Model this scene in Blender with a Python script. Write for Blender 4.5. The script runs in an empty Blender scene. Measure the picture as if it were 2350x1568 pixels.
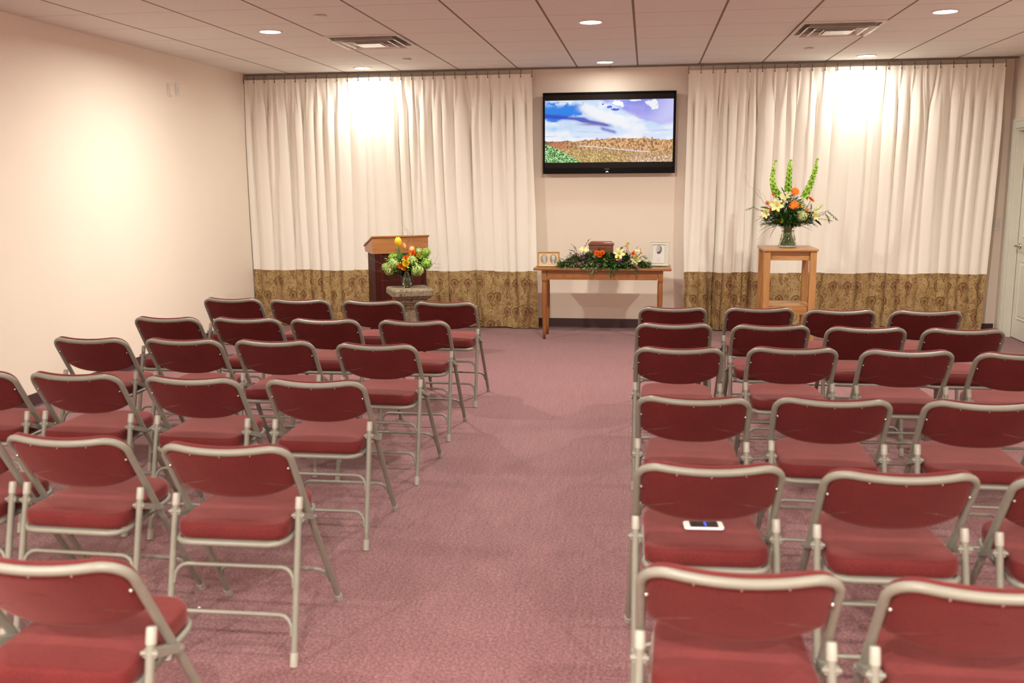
import bpy, math, random
import numpy as np
from mathutils import Vector, Matrix
PI = math.pi
rnd = random.Random(7)

# ------------------------------------------------------------------ camera, world, exposure
SC = bpy.context.scene
COL = SC.collection
FPX = 2185.57
YAW, PITCH, ROLL, CAMZ = 0.139522, 0.167644, -0.007182, 1.5592
ROOM_Y, ROOM_H, XL, XR, YB = 10.0965, 2.692, -4.2664, 3.504, -6.4

def make_camera():
    cy, sy, cp, sp = math.cos(YAW), math.sin(YAW), math.cos(PITCH), math.sin(PITCH)
    F = Vector((-sy * cp, cy * cp, -sp)); R = Vector((cy, sy, 0)); U = R.cross(F)
    c, s = math.cos(ROLL), math.sin(ROLL)
    R2 = c * R + s * U; U2 = -s * R + c * U
    cam = bpy.data.cameras.new('camera'); o = bpy.data.objects.new('camera', cam); COL.objects.link(o)
    m = Matrix((R2, U2, -F)).transposed().to_4x4(); m.translation = Vector((0, 0, CAMZ))
    o.matrix_world = m
    cam.sensor_fit = 'HORIZONTAL'; cam.sensor_width = 36.0; cam.lens = FPX / 2350 * 36.0
    cam.clip_start = 0.05; cam.clip_end = 60
    cam.dof.use_dof = True; cam.dof.focus_distance = 8.2; cam.dof.aperture_fstop = 3.2
    SC.camera = o
make_camera()
SC.view_settings.view_transform = 'Standard'
SC.view_settings.look = 'None'
SC.view_settings.gamma = 1.0
SC.view_settings.use_curve_mapping = False
SC.view_settings.exposure = 1.42
world = bpy.data.worlds.new('world'); SC.world = world; world.use_nodes = True
world.node_tree.nodes['Background'].inputs[0].default_value = (0.9, 0.75, 0.65, 1)
world.node_tree.nodes['Background'].inputs[1].default_value = 0.02

LIGHT_COLOR = (1.0, 0.98, 0.86)
LIGHT_W = 25.0
LIGHT_ROW = (.15, .92, .27, .20, 1.75, 1.6, 1.3)
LIGHT_XY = [(x, y) for y in (9.65, 7.23, 4.79, 2.36, -0.08, -2.52, -4.96) for x in (-2.86, -0.42, 2.03)]  # the two rearmost rows are unseen lamps added to raise the ambient light

# ------------------------------------------------------------------ helpers
def tag(o, label=None, cat=None, group=None, kind=None):
    if label: o['label'] = label
    if cat: o['category'] = cat
    if group: o['group'] = group
    if kind: o['kind'] = kind
    return o

def empty(name, label, cat, loc=(0, 0, 0), rz=0.0, group=None):
    o = bpy.data.objects.new(name, None); COL.objects.link(o)
    o.empty_display_size = .05
    o.location = loc; o.rotation_euler = (0, 0, rz)
    return tag(o, label, cat, group)

class MB:
    """collects shapes and links them as one mesh object"""
    def __init__(s): s.v = []; s.f = []; s.sm = []; s.mi = []
    def add(s, vs, fs, smooth=False, mi=0):
        n = len(s.v); s.v += [tuple(v) for v in vs]
        for f in fs: s.f.append(tuple(i + n for i in f)); s.sm.append(smooth); s.mi.append(mi)
        return s
    def box(s, lo, hi, mi=0):
        x0, y0, z0 = lo; x1, y1, z1 = hi
        return s.add([(x0,y0,z0),(x1,y0,z0),(x1,y1,z0),(x0,y1,z0),(x0,y0,z1),(x1,y0,z1),(x1,y1,z1),(x0,y1,z1)],
              [(3,2,1,0),(4,5,6,7),(0,1,5,4),(1,2,6,5),(2,3,7,6),(3,0,4,7)], False, mi)
    def hexa(s, b, t, mi=0):
        """b, t: four corners each, counter-clockwise from above"""
        return s.add(list(b) + list(t), [(3,2,1,0),(4,5,6,7),(0,1,5,4),(1,2,6,5),(2,3,7,6),(3,0,4,7)], False, mi)
    def tube(s, pts, r, n=8, closed=False, mi=0, caps=True):
        pts = [Vector(p) for p in pts]; m = len(pts)
        rs = r if isinstance(r, (list, tuple)) else [r] * m
        tg = []
        for i in range(m):
            a = pts[(i - 1) % m] if (closed or i > 0) else pts[i]
            b = pts[(i + 1) % m] if (closed or i < m - 1) else pts[i]
            tg.append((b - a).normalized())
        up = Vector((0, 0, 1)) if abs(tg[0].z) < .9 else Vector((1, 0, 0))
        nr = (up - tg[0] * up.dot(tg[0])).normalized()
        vs = []
        for i in range(m):
            t = tg[i]; nr = (nr - t * nr.dot(t)).normalized(); b = t.cross(nr)
            for k in range(n):
                a = 2 * PI * k / n
                vs.append(pts[i] + (nr * math.cos(a) + b * math.sin(a)) * rs[i])
        fs = []
        for i in range(m if closed else m - 1):
            j = (i + 1) % m
            for k in range(n):
                l = (k + 1) % n
                fs.append((i*n+k, i*n+l, j*n+l, j*n+k))
        s.add(vs, fs, True, mi)
        if caps and not closed:
            s.add(vs[:n], [tuple(reversed(range(n)))], False, mi); s.add(vs[-n:], [tuple(range(n))], False, mi)
        return s
    def lathe(s, prof, n=24, c=(0, 0, 0), mi=0, smooth=True, wav=None):
        vs = []; fs = []
        for i, (r, z) in enumerate(prof):
            for k in range(n):
                a = 2 * PI * k / n
                rr = r * (1 + (wav(a, i) if wav else 0))
                vs.append((c[0] + rr * math.cos(a), c[1] + rr * math.sin(a), c[2] + z))
        for i in range(len(prof) - 1):
            for k in range(n):
                l = (k + 1) % n
                fs.append((i*n+k, i*n+l, (i+1)*n+l, (i+1)*n+k))
        return s.add(vs, fs, smooth, mi)
    def poly_layers(s, layers, smooth=True, cap0=True, cap1=True, mi=0):
        n = len(layers[0]); vs = []; fs = []
        for L in layers: vs += L
        for i in range(len(layers) - 1):
            for k in range(n):
                l = (k + 1) % n
                fs.append((i*n+k, i*n+l, (i+1)*n+l, (i+1)*n+k))
        if cap0: fs.append(tuple(reversed(range(n))))
        if cap1: fs.append(tuple(range((len(layers)-1)*n, len(layers)*n)))
        return s.add(vs, fs, smooth, mi)
    def xf(s, M, start=0):
        for i in range(start, len(s.v)): s.v[i] = tuple(M @ Vector(s.v[i]))
        return s
    def build(s, name, mat, parent=None, loc=None, autosmooth=None):
        me = bpy.data.meshes.new(name); me.from_pydata(s.v, [], s.f)
        me.polygons.foreach_set('use_smooth', s.sm)
        mats = mat if isinstance(mat, (list, tuple)) else [mat]
        for m in mats: me.materials.append(m)
        if len(mats) > 1: me.polygons.foreach_set('material_index', s.mi)
        me.update()
        if autosmooth: me.set_sharp_from_angle(angle=math.radians(autosmooth))
        o = bpy.data.objects.new(name, me); COL.objects.link(o)
        if parent: o.parent = parent
        if loc: o.location = loc
        return o

def bevel(o, w=.003, seg=2):
    b = o.modifiers.new('bevel', 'BEVEL'); b.width = w; b.segments = seg; b.limit_method = 'ANGLE'; b.angle_limit = math.radians(40)
    return o

def copy_tree(o, parent=None):
    c = o.copy(); COL.objects.link(c); c.parent = parent
    for ch in CHILDREN.get(o.name, []): copy_tree(ch, c)
    return c
CHILDREN = {}
def index_children():
    CHILDREN.clear()
    for o in bpy.data.objects:
        if o.parent: CHILDREN.setdefault(o.parent.name, []).append(o)

# ------------------------------------------------------------------ materials
def srgb(r, g, b):
    f = lambda c: (c/255/12.92) if c/255 <= .04045 else ((c/255+.055)/1.055)**2.4
    return (f(r), f(g), f(b), 1)
class NT:
    def __init__(s, name):
        s.m = bpy.data.materials.new(name); s.m.use_nodes = True; s.t = s.m.node_tree
        s.b = s.t.nodes['Principled BSDF']; s.out = s.t.nodes['Material Output']
    def n(s, kind, **kw):
        d = s.t.nodes.new(kind)
        for k, v in kw.items():
            if k.startswith('i_'): 
                key = k[2:]; key = int(key) if key.isdigit() else key
                d.inputs[key].default_value = v
            else: setattr(d, k, v)
        return d
    def l(s, a, b): s.t.links.new(a, b); return s
    def math(s, op, a, b=None, c=None, clamp=False):
        d = s.t.nodes.new('ShaderNodeMath'); d.operation = op; d.use_clamp = clamp
        for i, x in enumerate((a, b, c)):
            if x is None: continue
            if isinstance(x, (int, float)): d.inputs[i].default_value = x
            else: s.t.links.new(x, d.inputs[i])
        return d.outputs[0]
    def mix(s, f, a, b):
        d = s.t.nodes.new('ShaderNodeMix'); d.data_type = 'RGBA'
        for i, x in ((0, f), (6, a), (7, b)):
            if isinstance(x, (int, float)): d.inputs[i].default_value = x
            elif isinstance(x, tuple): d.inputs[i].default_value = x
            else: s.t.links.new(x, d.inputs[i])
        return d.outputs[2]
    def coord(s, kind='Object'): return s.t.nodes.new('ShaderNodeTexCoord').outputs[kind]
    def set(s, color=None, rough=.5, metal=0, spec=.5, **kw):
        if color is not None:
            if isinstance(color, tuple): s.b.inputs['Base Color'].default_value = color
            else: s.l(color, s.b.inputs['Base Color'])
        s.b.inputs['Roughness'].default_value = rough; s.b.inputs['Metallic'].default_value = metal
        s.b.inputs['Specular IOR Level'].default_value = spec
        for k, v in kw.items(): s.b.inputs[k.replace('_', ' ')].default_value = v
        return s
    def bump(s, h, strength=.3, dist=.002):
        d = s.n('ShaderNodeBump'); d.inputs['Strength'].default_value = strength; d.inputs['Distance'].default_value = dist
        s.l(h, d.inputs['Height']); s.l(d.outputs[0], s.b.inputs['Normal']); return s

def noise(t, co, scale, detail=3, rough=.5):
    d = t.n('ShaderNodeTexNoise'); d.inputs['Scale'].default_value = scale; d.inputs['Detail'].default_value = detail
    d.inputs['Roughness'].default_value = rough; t.l(co, d.inputs['Vector']); return d.outputs[0]
def ramp(t, f, stops):
    d = t.n('ShaderNodeValToRGB'); e = d.color_ramp.elements
    while len(e) < len(stops): e.new(.5)
    for i, (p, c) in enumerate(stops): e[i].position = p; e[i].color = c
    t.l(f, d.inputs[0]); return d.outputs[0]

def plain(name, col, rough=.5, var=.06, scale=30, **kw):
    t = NT(name); co = t.coord()
    nz = noise(t, co, scale)
    dk = tuple(c * (1 - var) for c in col[:3]) + (1,); lt = tuple(min(1, c * (1 + var)) for c in col[:3]) + (1,)
    t.set(ramp(t, nz, [(.3, dk), (.7, lt)]), rough, **kw)
    return t.m

def wood(name, c1, c2, axis='X', rough=.32, scale=1.0):
    t = NT(name); co = t.coord()
    mp = t.n('ShaderNodeMapping'); t.l(co, mp.inputs[0])
    st = {'X': (1.2, 14, 14), 'Z': (14, 14, 1.2), 'Y': (14, 1.2, 14)}[axis]
    mp.inputs['Scale'].default_value = tuple(v * scale for v in st)
    n1 = noise(t, mp.outputs[0], 2.0, 5, .6); n2 = noise(t, mp.outputs[0], 11.0, 3, .6)
    f = t.math('ADD', t.math('MULTIPLY', n1, .7), t.math('MULTIPLY', n2, .3))
    t.set(ramp(t, f, [(.35, c1), (.62, c2)]), rough, spec=.5 if rough < .36 else .12)
    t.bump(n2, .08, .001)
    return t.m

def wall_mat():
    t = NT('painted_wall'); co = t.coord()
    n1 = noise(t, co, 90, 3); n2 = noise(t, co, 1.3, 2)
    t.set(ramp(t, n2, [(.3, (.845, .735, .63, 1)), (.7, (.865, .755, .65, 1))]), .6, spec=.25)
    t.bump(n1, .06, .001)
    return t.m
def ceiling_mat():
    t = NT('ceiling_tile'); co = t.coord()
    sp = t.n('ShaderNodeSeparateXYZ'); t.l(co, sp.inputs[0])
    def dist(o, off):
        a = t.math('DIVIDE', t.math('SUBTRACT', o, off), .6096)
        fr = t.math('FRACT', a); return t.math('MULTIPLY', t.math('MINIMUM', fr, t.math('SUBTRACT', 1.0, fr)), .6096)
    dx = dist(sp.outputs[0], -3.7635 - 6.096); dy = dist(sp.outputs[1], ROOM_Y - .138 - 30 * .6096)
    lx = t.math('LESS_THAN', dx, .0085); ly = t.math('LESS_THAN', dy, .0035)
    nz = noise(t, co, 160, 2, .7); sm = noise(t, co, 700, 1)
    base = ramp(t, nz, [(.35, (.80, .785, .76, 1)), (.6, (.855, .84, .81, 1))])
    c = t.mix(ly, base, (.50, .42, .36, 1)); c = t.mix(lx, c, (.27, .215, .18, 1))
    t.set(c, .85, spec=.15)
    h = t.math('SUBTRACT', t.math('MULTIPLY', nz, .2), t.math('ADD', lx, ly))
    t.bump(h, .5, .003)
    return t.m
def carpet_mat():
    t = NT('mauve_carpet'); co = t.coord()
    n1 = noise(t, co, 230, 3, .8); n2 = noise(t, co, 3.0, 4, .6); n3 = noise(t, co, 90, 3, .7)
    mp = t.n('ShaderNodeMapping'); t.l(co, mp.inputs[0]); mp.inputs['Scale'].default_value = (90, 3, 1)
    st = noise(t, mp.outputs[0], 1.0, 2)
    f = t.math('ADD', t.math('MULTIPLY', n1, .55), t.math('MULTIPLY', n3, .38))
    f = t.math('ADD', f, t.math('MULTIPLY', st, .06))
    c = ramp(t, f, [(.40, (.058, .018, .023, 1)), (.48, (.155, .053, .060, 1)), (.57, (.34, .145, .148, 1))])
    c2 = t.mix(t.math('MULTIPLY', n2, .25), c, (.150, .053, .059, 1))
    t.set(c2, .95, spec=.1, Sheen_Weight=.25, Sheen_Roughness=.5)
    t.bump(f, .3, .003)
    return t.m
def fabric_red():
    t = NT('red_upholstery'); co = t.coord()
    n1 = noise(t, co, 260, 3, .75); n2 = noise(t, co, 7, 3)
    f = t.math('ADD', t.math('MULTIPLY', n1, .75), t.math('MULTIPLY', n2, .25))
    c = ramp(t, f, [(.38, (.088, .0105, .011, 1)), (.62, (.155, .0215, .021, 1))])
    t.set(c, .8, spec=.2, Sheen_Weight=.32, Sheen_Roughness=.4)
    t.b.inputs['Sheen Tint'].default_value = (1, .45, .42, 1)
    t.bump(n1, .2, .001)
    return t.m
def curtain_mat():
    t = NT('cream_curtain_cloth'); co = t.coord('UV')
    mp = t.n('ShaderNodeMapping'); t.l(co, mp.inputs[0]); mp.inputs['Scale'].default_value = (400, 400, 1)
    n1 = noise(t, mp.outputs[0], 1.0, 2)
    t.set(ramp(t, n1, [(.3, (.885, .835, .755, 1)), (.7, (.92, .875, .80, 1))]), .75, spec=.2, Sheen_Weight=.15)
    t.bump(n1, .05, .001)
    return t.m
def paisley_mat():
    """tan jacquard with brown paisley drops, scrolls, stars and dots, drawn over the cloth's own UV in metres"""
    t = NT('paisley_cloth'); co = t.coord('UV')
    wn = t.n('ShaderNodeTexNoise'); wn.inputs['Scale'].default_value = 5; t.l(co, wn.inputs['Vector'])
    sp = t.n('ShaderNodeSeparateXYZ'); t.l(co, sp.inputs[0])
    X, Y = sp.outputs[0], sp.outputs[1]
    base = ramp(t, noise(t, co, 14, 3), [(.35, (.36, .235, .10, 1)), (.65, (.48, .33, .155, 1))])
    dark = (.13, .052, .022, 1); red = (.16, .050, .030, 1); olive = (.19, .105, .03, 1); brown = (.14, .065, .02, 1)
    def drop(ox, oy, px, py, ang, L, flip=1):
        u = t.math('SUBTRACT', t.math('MULTIPLY', t.math('FRACT', t.math('DIVIDE', t.math('SUBTRACT', X, ox), px)), px), px / 2)
        v = t.math('SUBTRACT', t.math('MULTIPLY', t.math('FRACT', t.math('DIVIDE', t.math('SUBTRACT', Y, oy), py)), py), py / 2)
        ca, sa = math.cos(ang), math.sin(ang)
        a = t.math('ADD', t.math('MULTIPLY', u, ca), t.math('MULTIPLY', v, sa))
        b = t.math('SUBTRACT', t.math('MULTIPLY', v, ca), t.math('MULTIPLY', u, sa))
        # curl the tail sideways, then a drop: round end at +b, pointed tail at -b
        tail = t.math('MAXIMUM', t.math('MULTIPLY', b, -1.0), 0.0)
        a2 = t.math('ADD', a, t.math('MULTIPLY', t.math('MULTIPLY', tail, tail), 7.0 * flip))
        wdt = t.math('MAXIMUM', t.math('SUBTRACT', 1.0, t.math('MULTIPLY', tail, 1.05 / L)), .12)
        aa = t.math('DIVIDE', a2, wdt); bb = t.math('ADD', t.math('MULTIPLY', b, .9), t.math('MULTIPLY', tail, .45))
        d = t.math('SQRT', t.math('ADD', t.math('MULTIPLY', aa, aa), t.math('MULTIPLY', bb, bb)))
        return d
    def band(d, r, w): return t.math('LESS_THAN', t.math('ABSOLUTE', t.math('SUBTRACT', d, r)), w)
    fine = t.n('ShaderNodeTexVoronoi'); fine.inputs['Scale'].default_value = 52; t.l(co, fine.inputs['Vector'])
    c = base
    dots = t.math('LESS_THAN', fine.outputs[0], .27)
    c = t.mix(t.math('MULTIPLY', dots, .72), c, dark)
    v2 = t.n('ShaderNodeTexVoronoi'); v2.inputs['Scale'].default_value = 24; t.l(co, v2.inputs['Vector'])
    c = t.mix(t.math('MULTIPLY', t.math('LESS_THAN', v2.outputs[0], .17), .85), c, dark)
    st = t.n('ShaderNodeTexVoronoi'); st.inputs['Scale'].default_value = 7.5; st.feature = 'F1'; t.l(co, st.inputs['Vector'])
    ring = t.math('MULTIPLY', t.math('LESS_THAN', st.outputs[0], .22), t.math('GREATER_THAN', noise(t, co, 120, 1), .53))
    c = t.mix(t.math('MULTIPLY', ring, .85), c, dark)
    # scrolls: contour lines of a smooth noise
    w = noise(t, co, 7.5, 1, .3)
    sc = t.math('LESS_THAN', t.math('ABSOLUTE', t.math('SUBTRACT', t.math('FRACT', t.math('MULTIPLY', w, 6.0)), .5)), .04)
    c = t.mix(t.math('MULTIPLY', sc, .75), c, olive)
    for (ox, oy, px, py, ang, L, col, fl) in ((0, .03, .27, .30, .45, .115, red, 1), (.14, .185, .27, .30, -.4, .12, brown, -1)):
        d = drop(ox, oy, px, py, ang, L, fl)
        ins = t.math('LESS_THAN', d, .040)
        c = t.mix(t.math('MULTIPLY', ins, .35), c, olive); c = t.mix(t.math('MULTIPLY', t.math('MULTIPLY', ins, t.math('GREATER_THAN', noise(t, co, 95, 1), .5)), .7), c, col)
        c = t.mix(band(d, .040, .0035), c, col); c = t.mix(t.math('MULTIPLY', band(d, .027, .0025), .8), c, base)
        c = t.mix(t.math('MULTIPLY', t.math('LESS_THAN', d, .011), .8), c, col)
    t.set(c, .75, spec=.2, Sheen_Weight=.1)
    t.bump(fine.outputs[0], .1, .001)
    return t.m
def stone_mat():
    t = NT('pedestal_stone'); co = t.coord()
    n1 = noise(t, co, 38, 5, .75); n2 = noise(t, co, 150, 2, .6)
    c = ramp(t, n1, [(.36, (.07, .05, .03, 1)), (.47, (.20, .155, .10, 1)), (.62, (.28, .225, .15, 1))])
    t.set(c, .75, spec=.3); t.bump(t.math('ADD', n1, n2), .35, .004)
    return t.m
def emit_mat(name, col, strength):
    t = NT(name); t.set((0, 0, 0, 1), .5)
    t.b.inputs['Emission Color'].default_value = col; t.b.inputs['Emission Strength'].default_value = strength
    return t.m
def vcol_mat(name, rough=.4, emit=0.0):
    t = NT(name); a = t.n('ShaderNodeAttribute'); a.attribute_name = 'picture'
    if emit:
        t.set((.01, .01, .012, 1), .12)
        t.l(a.outputs[0], t.b.inputs['Emission Color']); t.b.inputs['Emission Strength'].default_value = emit
    else: t.set(a.outputs[0], rough)
    return t.m
def glass_mat(name, tint=(1, 1, 1, 1), rough=0.0):
    t = NT(name); t.set(tint, rough); t.b.inputs['Transmission Weight'].default_value = 1.0; t.b.inputs['IOR'].default_value = 1.45
    return t.m
def leaf_mat(name, c1, c2):
    t = NT(name); co = t.coord(); n1 = noise(t, co, 22, 2)
    t.set(ramp(t, n1, [(.35, c1), (.65, c2)]), .5, spec=.35)
    return t.m

M = dict(
    wall=wall_mat(), ceiling=ceiling_mat(), carpet=carpet_mat(), fabric=fabric_red(),
    baseboard=plain('vinyl_baseboard', (.065, .028, .035, 1), .45),
    paint=plain('greige_steel_paint', (.232, .219, .182, 1), .36, .03),
    cap=plain('pale_plastic_cap', (.37, .345, .30, 1), .3, .03),
    screw=plain('bright_screw', (.75, .72, .68, 1), .25, .03, metal=.9),
    curtain=curtain_mat(), paisley=paisley_mat(), stone=stone_mat(),
    track=plain('grey_track', (.17, .15, .125, 1), .4), hook=plain('dark_hook', (.08, .06, .045, 1), .4, metal=.5),
    white=plain('white_plastic', (.74, .70, .63, 1), .4, .03),
    trim=plain('white_gloss_paint', (.72, .71, .62, 1), .3, .02, 5),
    vent=plain('enamelled_steel', (.60, .55, .50, 1), .3, .03), vent_dark=plain('duct_dark', (.34, .31, .28, 1), .6),
    disc=plain('cover_disc', (.78, .69, .62, 1), .5, .02),
    lens=emit_mat('lamp_lens', (1, .95, .90, 1), 14.0),
    tvblack=plain('gloss_black', (.002, .002, .0025, 1), .28, .02, spec=.10),
    logo=plain('logo_grey', (.25, .25, .26, 1), .4), led=emit_mat('led_blue', (.35, .65, 1, 1), 3.0),
    oakX=wood('golden_oak', (.21, .070, .017, 1), (.33, .125, .034, 1), 'X'),
    oakL=wood('warm_oak', (.29, .112, .033, 1), (.41, .178, .058, 1), 'X'),
    oakZ=wood('golden_oak_upright', (.21, .070, .017, 1), (.33, .125, .034, 1), 'Z'),
    standX=wood('light_oak', (.33, .145, .045, 1), (.47, .235, .085, 1), 'X'),
    standZ=wood('light_oak_upright', (.33, .145, .045, 1), (.47, .235, .085, 1), 'Z'),
    cherry=wood('dark_cherry', (.030, .005, .004, 1), (.065, .011, .008, 1), 'Z', .5),
    urn=wood('polished_urn_wood', (0.1275, 0.03825, 0.0238, 1), (0.2295, 0.08075, 0.051, 1), 'X', .12),
    gold=plain('gold_frame', (0.496, 0.288, 0.08, 1), .3, .1, metal=.35), matboard=plain('peach_mat', (0.664, 0.464, 0.304, 1), .7, .03),
    wframe=plain('pale_painted_frame', (0.6068, 0.5822, 0.492, 1), .35, .03), paper=plain('printed_card', (0.6396, 0.6068, 0.5822, 1), .6, .02),
    ink=plain('faint_ink', (.62, .58, .54, 1), .7), photo=vcol_mat('photograph_print', .35), tv=vcol_mat('tv_picture', .1, .34),
    nickel=plain('brushed_nickel', (.55, .52, .47, 1), .25, .05, metal=1.0),
    glass=glass_mat('clear_glass', (1, 1, 1, 1)), water=glass_mat('water', (.90, .96, .86, 1)),
    phone_white=plain('phone_shell', (.85, .83, .80, 1), .25, .02), phone_glass=plain('phone_glass', (.01, .01, .015, 1), .08, .02),
    phone_glow=emit_mat('phone_screen_glow', (.02, .05, .45, 1), 1.0),
    lint=plain('white_lint', (.85, .8, .78, 1), .9),
    g_dark=leaf_mat('dark_leaf', (.022, .065, .012, 1), (.07, .16, .035, 1)),
    g_mid=leaf_mat('mid_leaf', (.05, .13, .02, 1), (.12, .25, .05, 1)),
    g_grey=leaf_mat('greyish_leaf', (.11, .15, .06, 1), (.34, .37, .20, 1)),
    g_lime=leaf_mat('lime_bells', (.26, .48, .04, 1), (.52, .78, .14, 1)),
    g_vib=leaf_mat('pale_green_petals', (.38, .52, .12, 1), (.62, .72, .30, 1)),
    g_vib2=leaf_mat('fresh_green_petals', (.20, .40, .04, 1), (.42, .62, .12, 1)),
    stem=leaf_mat('green_stem', (.10, .20, .04, 1), (.22, .34, .09, 1)),
    twig=leaf_mat('brown_twig', (.06, .035, .02, 1), (.14, .09, .05, 1)),
    yellow=leaf_mat('yellow_petal', (0.738, 0.45, 0.009, 1), (0.828, 0.594, 0.027, 1)),
    orange=leaf_mat('orange_petal', (.85, .13, .01, 1), (.95, .26, .02, 1)),
    peach=leaf_mat('peach_petal', (.85, .32, .10, 1), (.93, .50, .22, 1)),
    cream=leaf_mat('cream_lily_petal', (.72, .66, .22, 1), (.85, .80, .42, 1)),
    purple=leaf_mat('purple_petal', (.12, .01, .13, 1), (.24, .03, .22, 1)),
    pinkish=leaf_mat('dusty_pink_bud', (.30, .09, .13, 1), (.46, .19, .23, 1)),
    cream_green=leaf_mat('cream_green_petal', (.55, .60, .25, 1), (.78, .80, .48, 1)),
    g_vcore=leaf_mat('snowball_core', (.10, .22, .02, 1), (.22, .36, .05, 1)),
    ivory=leaf_mat('ivory_petal', (.72, .70, .48, 1), (.85, .83, .62, 1)),
    basket=plain('dark_tray', (.02, .012, .008, 1), .7),
)

# ------------------------------------------------------------------ room shell
def struct(name, mb, mat, parent=None):
    o = mb.build(name, mat, parent)
    if not parent: o['kind'] = 'structure'
    return o
T = .12
struct('floor', MB().box((XL - T, YB - T, -.1), (XR + T + .1, ROOM_Y + T, 0)), M['carpet'])
struct('ceiling', MB().box((XL - T, YB - T, ROOM_H), (XR + T + .1, ROOM_Y + T, ROOM_H + .1)), M['ceiling'])
struct('wall_back', MB().box((XL, ROOM_Y, 0), (XR, ROOM_Y + T, ROOM_H)), M['wall'])
struct('wall_left', MB().box((XL - T, YB, 0), (XL, ROOM_Y + T, ROOM_H)), M['wall'])
struct('wall_front', MB().box((XL, YB - T, 0), (XR, YB, ROOM_H)), M['wall'])
DY0, DY1, DH = 8.965, 9.885, 2.015
w = MB().box((XR, YB, 0), (XR + T + .08, DY0, ROOM_H)).box((XR, DY1, 0), (XR + T + .08, ROOM_Y + T, ROOM_H)).box((XR, DY0, DH), (XR + T + .08, DY1, ROOM_H))
struct('wall_right', w, M['wall'])
def baseboard(name, a, b, nrm):
    a, b, n = Vector(a), Vector(b), Vector(nrm)
    prof = [(0, 0), (.012, 0), (.005, .012), (.004, .094), (.001, .098), (0, .098)]
    vs = [p + n * u + Vector((0, 0, z)) for p in (a, b) for (u, z) in prof]
    k = len(prof); fs = [(i, (i + 1) % k, (i + 1) % k + k, i + k) for i in range(k)] + [tuple(range(k)), tuple(range(2*k-1, k-1, -1))]
    return struct(name, MB().add(vs, fs), M['baseboard'])
baseboard('baseboard_back', (XL + .012, ROOM_Y, 0), (XR - .012, ROOM_Y, 0), (0, -1, 0))
baseboard('baseboard_left', (XL, YB, 0), (XL, ROOM_Y, 0), (1, 0, 0))
baseboard('baseboard_right', (XR, YB, 0), (XR, DY0 - .105, 0), (-1, 0, 0))

# door on the right wall, beside the far corner
def door():
    c = MB()
    CW = .095
    def casing(y0, y1, z0, z1, vert):
        c.box((XR - .018, y0, z0), (XR - .0005, y1, z1))
        if vert: c.box((XR - .026, y0 + .012, z0), (XR - .018, y0 + .03, z1 - .012)).box((XR - .023, y1 - .035, z0), (XR - .018, y1 - .02, z1 - .012))
        else: c.box((XR - .026, y0, z1 - .03), (XR - .018, y1, z1 - .012))
    casing(DY1, DY1 + CW, 0, DH + CW, True); casing(DY0 - CW, DY0, 0, DH + CW, True); casing(DY0, DY1, DH, DH + CW, False)
    o = c.build('trim_1', M['trim']); bevel(o, .004); o['kind'] = 'structure'
    j = MB().box((XR - .002, DY1 - .02, 0), (XR + .19, DY1 - .0005, DH - .0005)).box((XR - .002, DY0 + .0005, 0), (XR + .19, DY0 + .02, DH - .0005)).box((XR - .002, DY0 + .02, DH - .02), (XR + .19, DY1 - .02, DH - .0005))
    j.box((XR + .058, DY1 - .032, 0), (XR + .072, DY1 - .02, DH - .02))
    o = j.build('trim_2', M['trim']); bevel(o, .002); o['kind'] = 'structure'
    X0, X1 = XR + .074, XR + .114; y0, y1, z1 = DY0 + .023, DY1 - .034, DH - .023
    d = MB().box((X0, y0, .008), (X1, y1, z1))
    dr = d.build('door_1', M['trim']); dr['kind'] = 'structure'; bevel(dr, .002)
    def ring(pts, w, dp, name):
        m = MB(); c0 = Vector((sum(p.x for p in pts), sum(p.y for p in pts))) / len(pts)
        L = [[(X0 + dx, c0.x + (p.x - c0.x) * s1, c0.y + (p.y - c0.y) * s2) for p in pts] for dx, s1, s2 in
             ((-.0005, 1, 1), (-.009, .985, .992), (-.009, .955, .975), (.002 - .004, .92, .955), (-.002, .87, .925), (-.010, .78, .87))]
        L = [list(reversed(l)) for l in L]
        m.poly_layers(L, smooth=False, cap0=False, cap1=True)
        m.build(name, M['trim'], dr)
    def panel(a, b, c_, d_, arch):
        pts = [Vector((a, c_)), Vector((b, c_)), Vector((b, d_))]
        if arch:
            N = 12
            for i in range(1, N): 
                s = i / N; pts.append(Vector((b + (a - b) * s, d_ + .09 * math.sin(PI * s) ** 1.5)))
        pts.append(Vector((a, d_))); ring(pts, 0, 0, 'door_panel')
    ym = (y0 + y1) / 2
    for (a, b) in ((y0 + .11, ym - .05), (ym + .05, y1 - .11)):
        panel(a, b, .20, .76, False)
        panel(a, b, .98, 1.72, True)
    hy, hz = y1 - .065, .90
    g = MB().lathe([(0, 0), (.030, 0), (.030, .006), (.024, .012), (.012, .014), (.011, .045), (0, .045)], 20)
    g.xf(Matrix.Translation((X0, hy, hz)) @ Matrix.Rotation(-PI / 2, 4, 'Y'))
    g.tube([(X0 - .042, hy, hz), (X0 - .048, hy + .0, hz), (X0 - .050, hy - .03, hz + .002), (X0 - .048, hy - .07, hz - .001), (X0 - .044, hy - .105, hz - .006)], [.010, .011, .009, .008, .006], 10)
    g.build('door_handle', M['nickel'], dr)
door()

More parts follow.
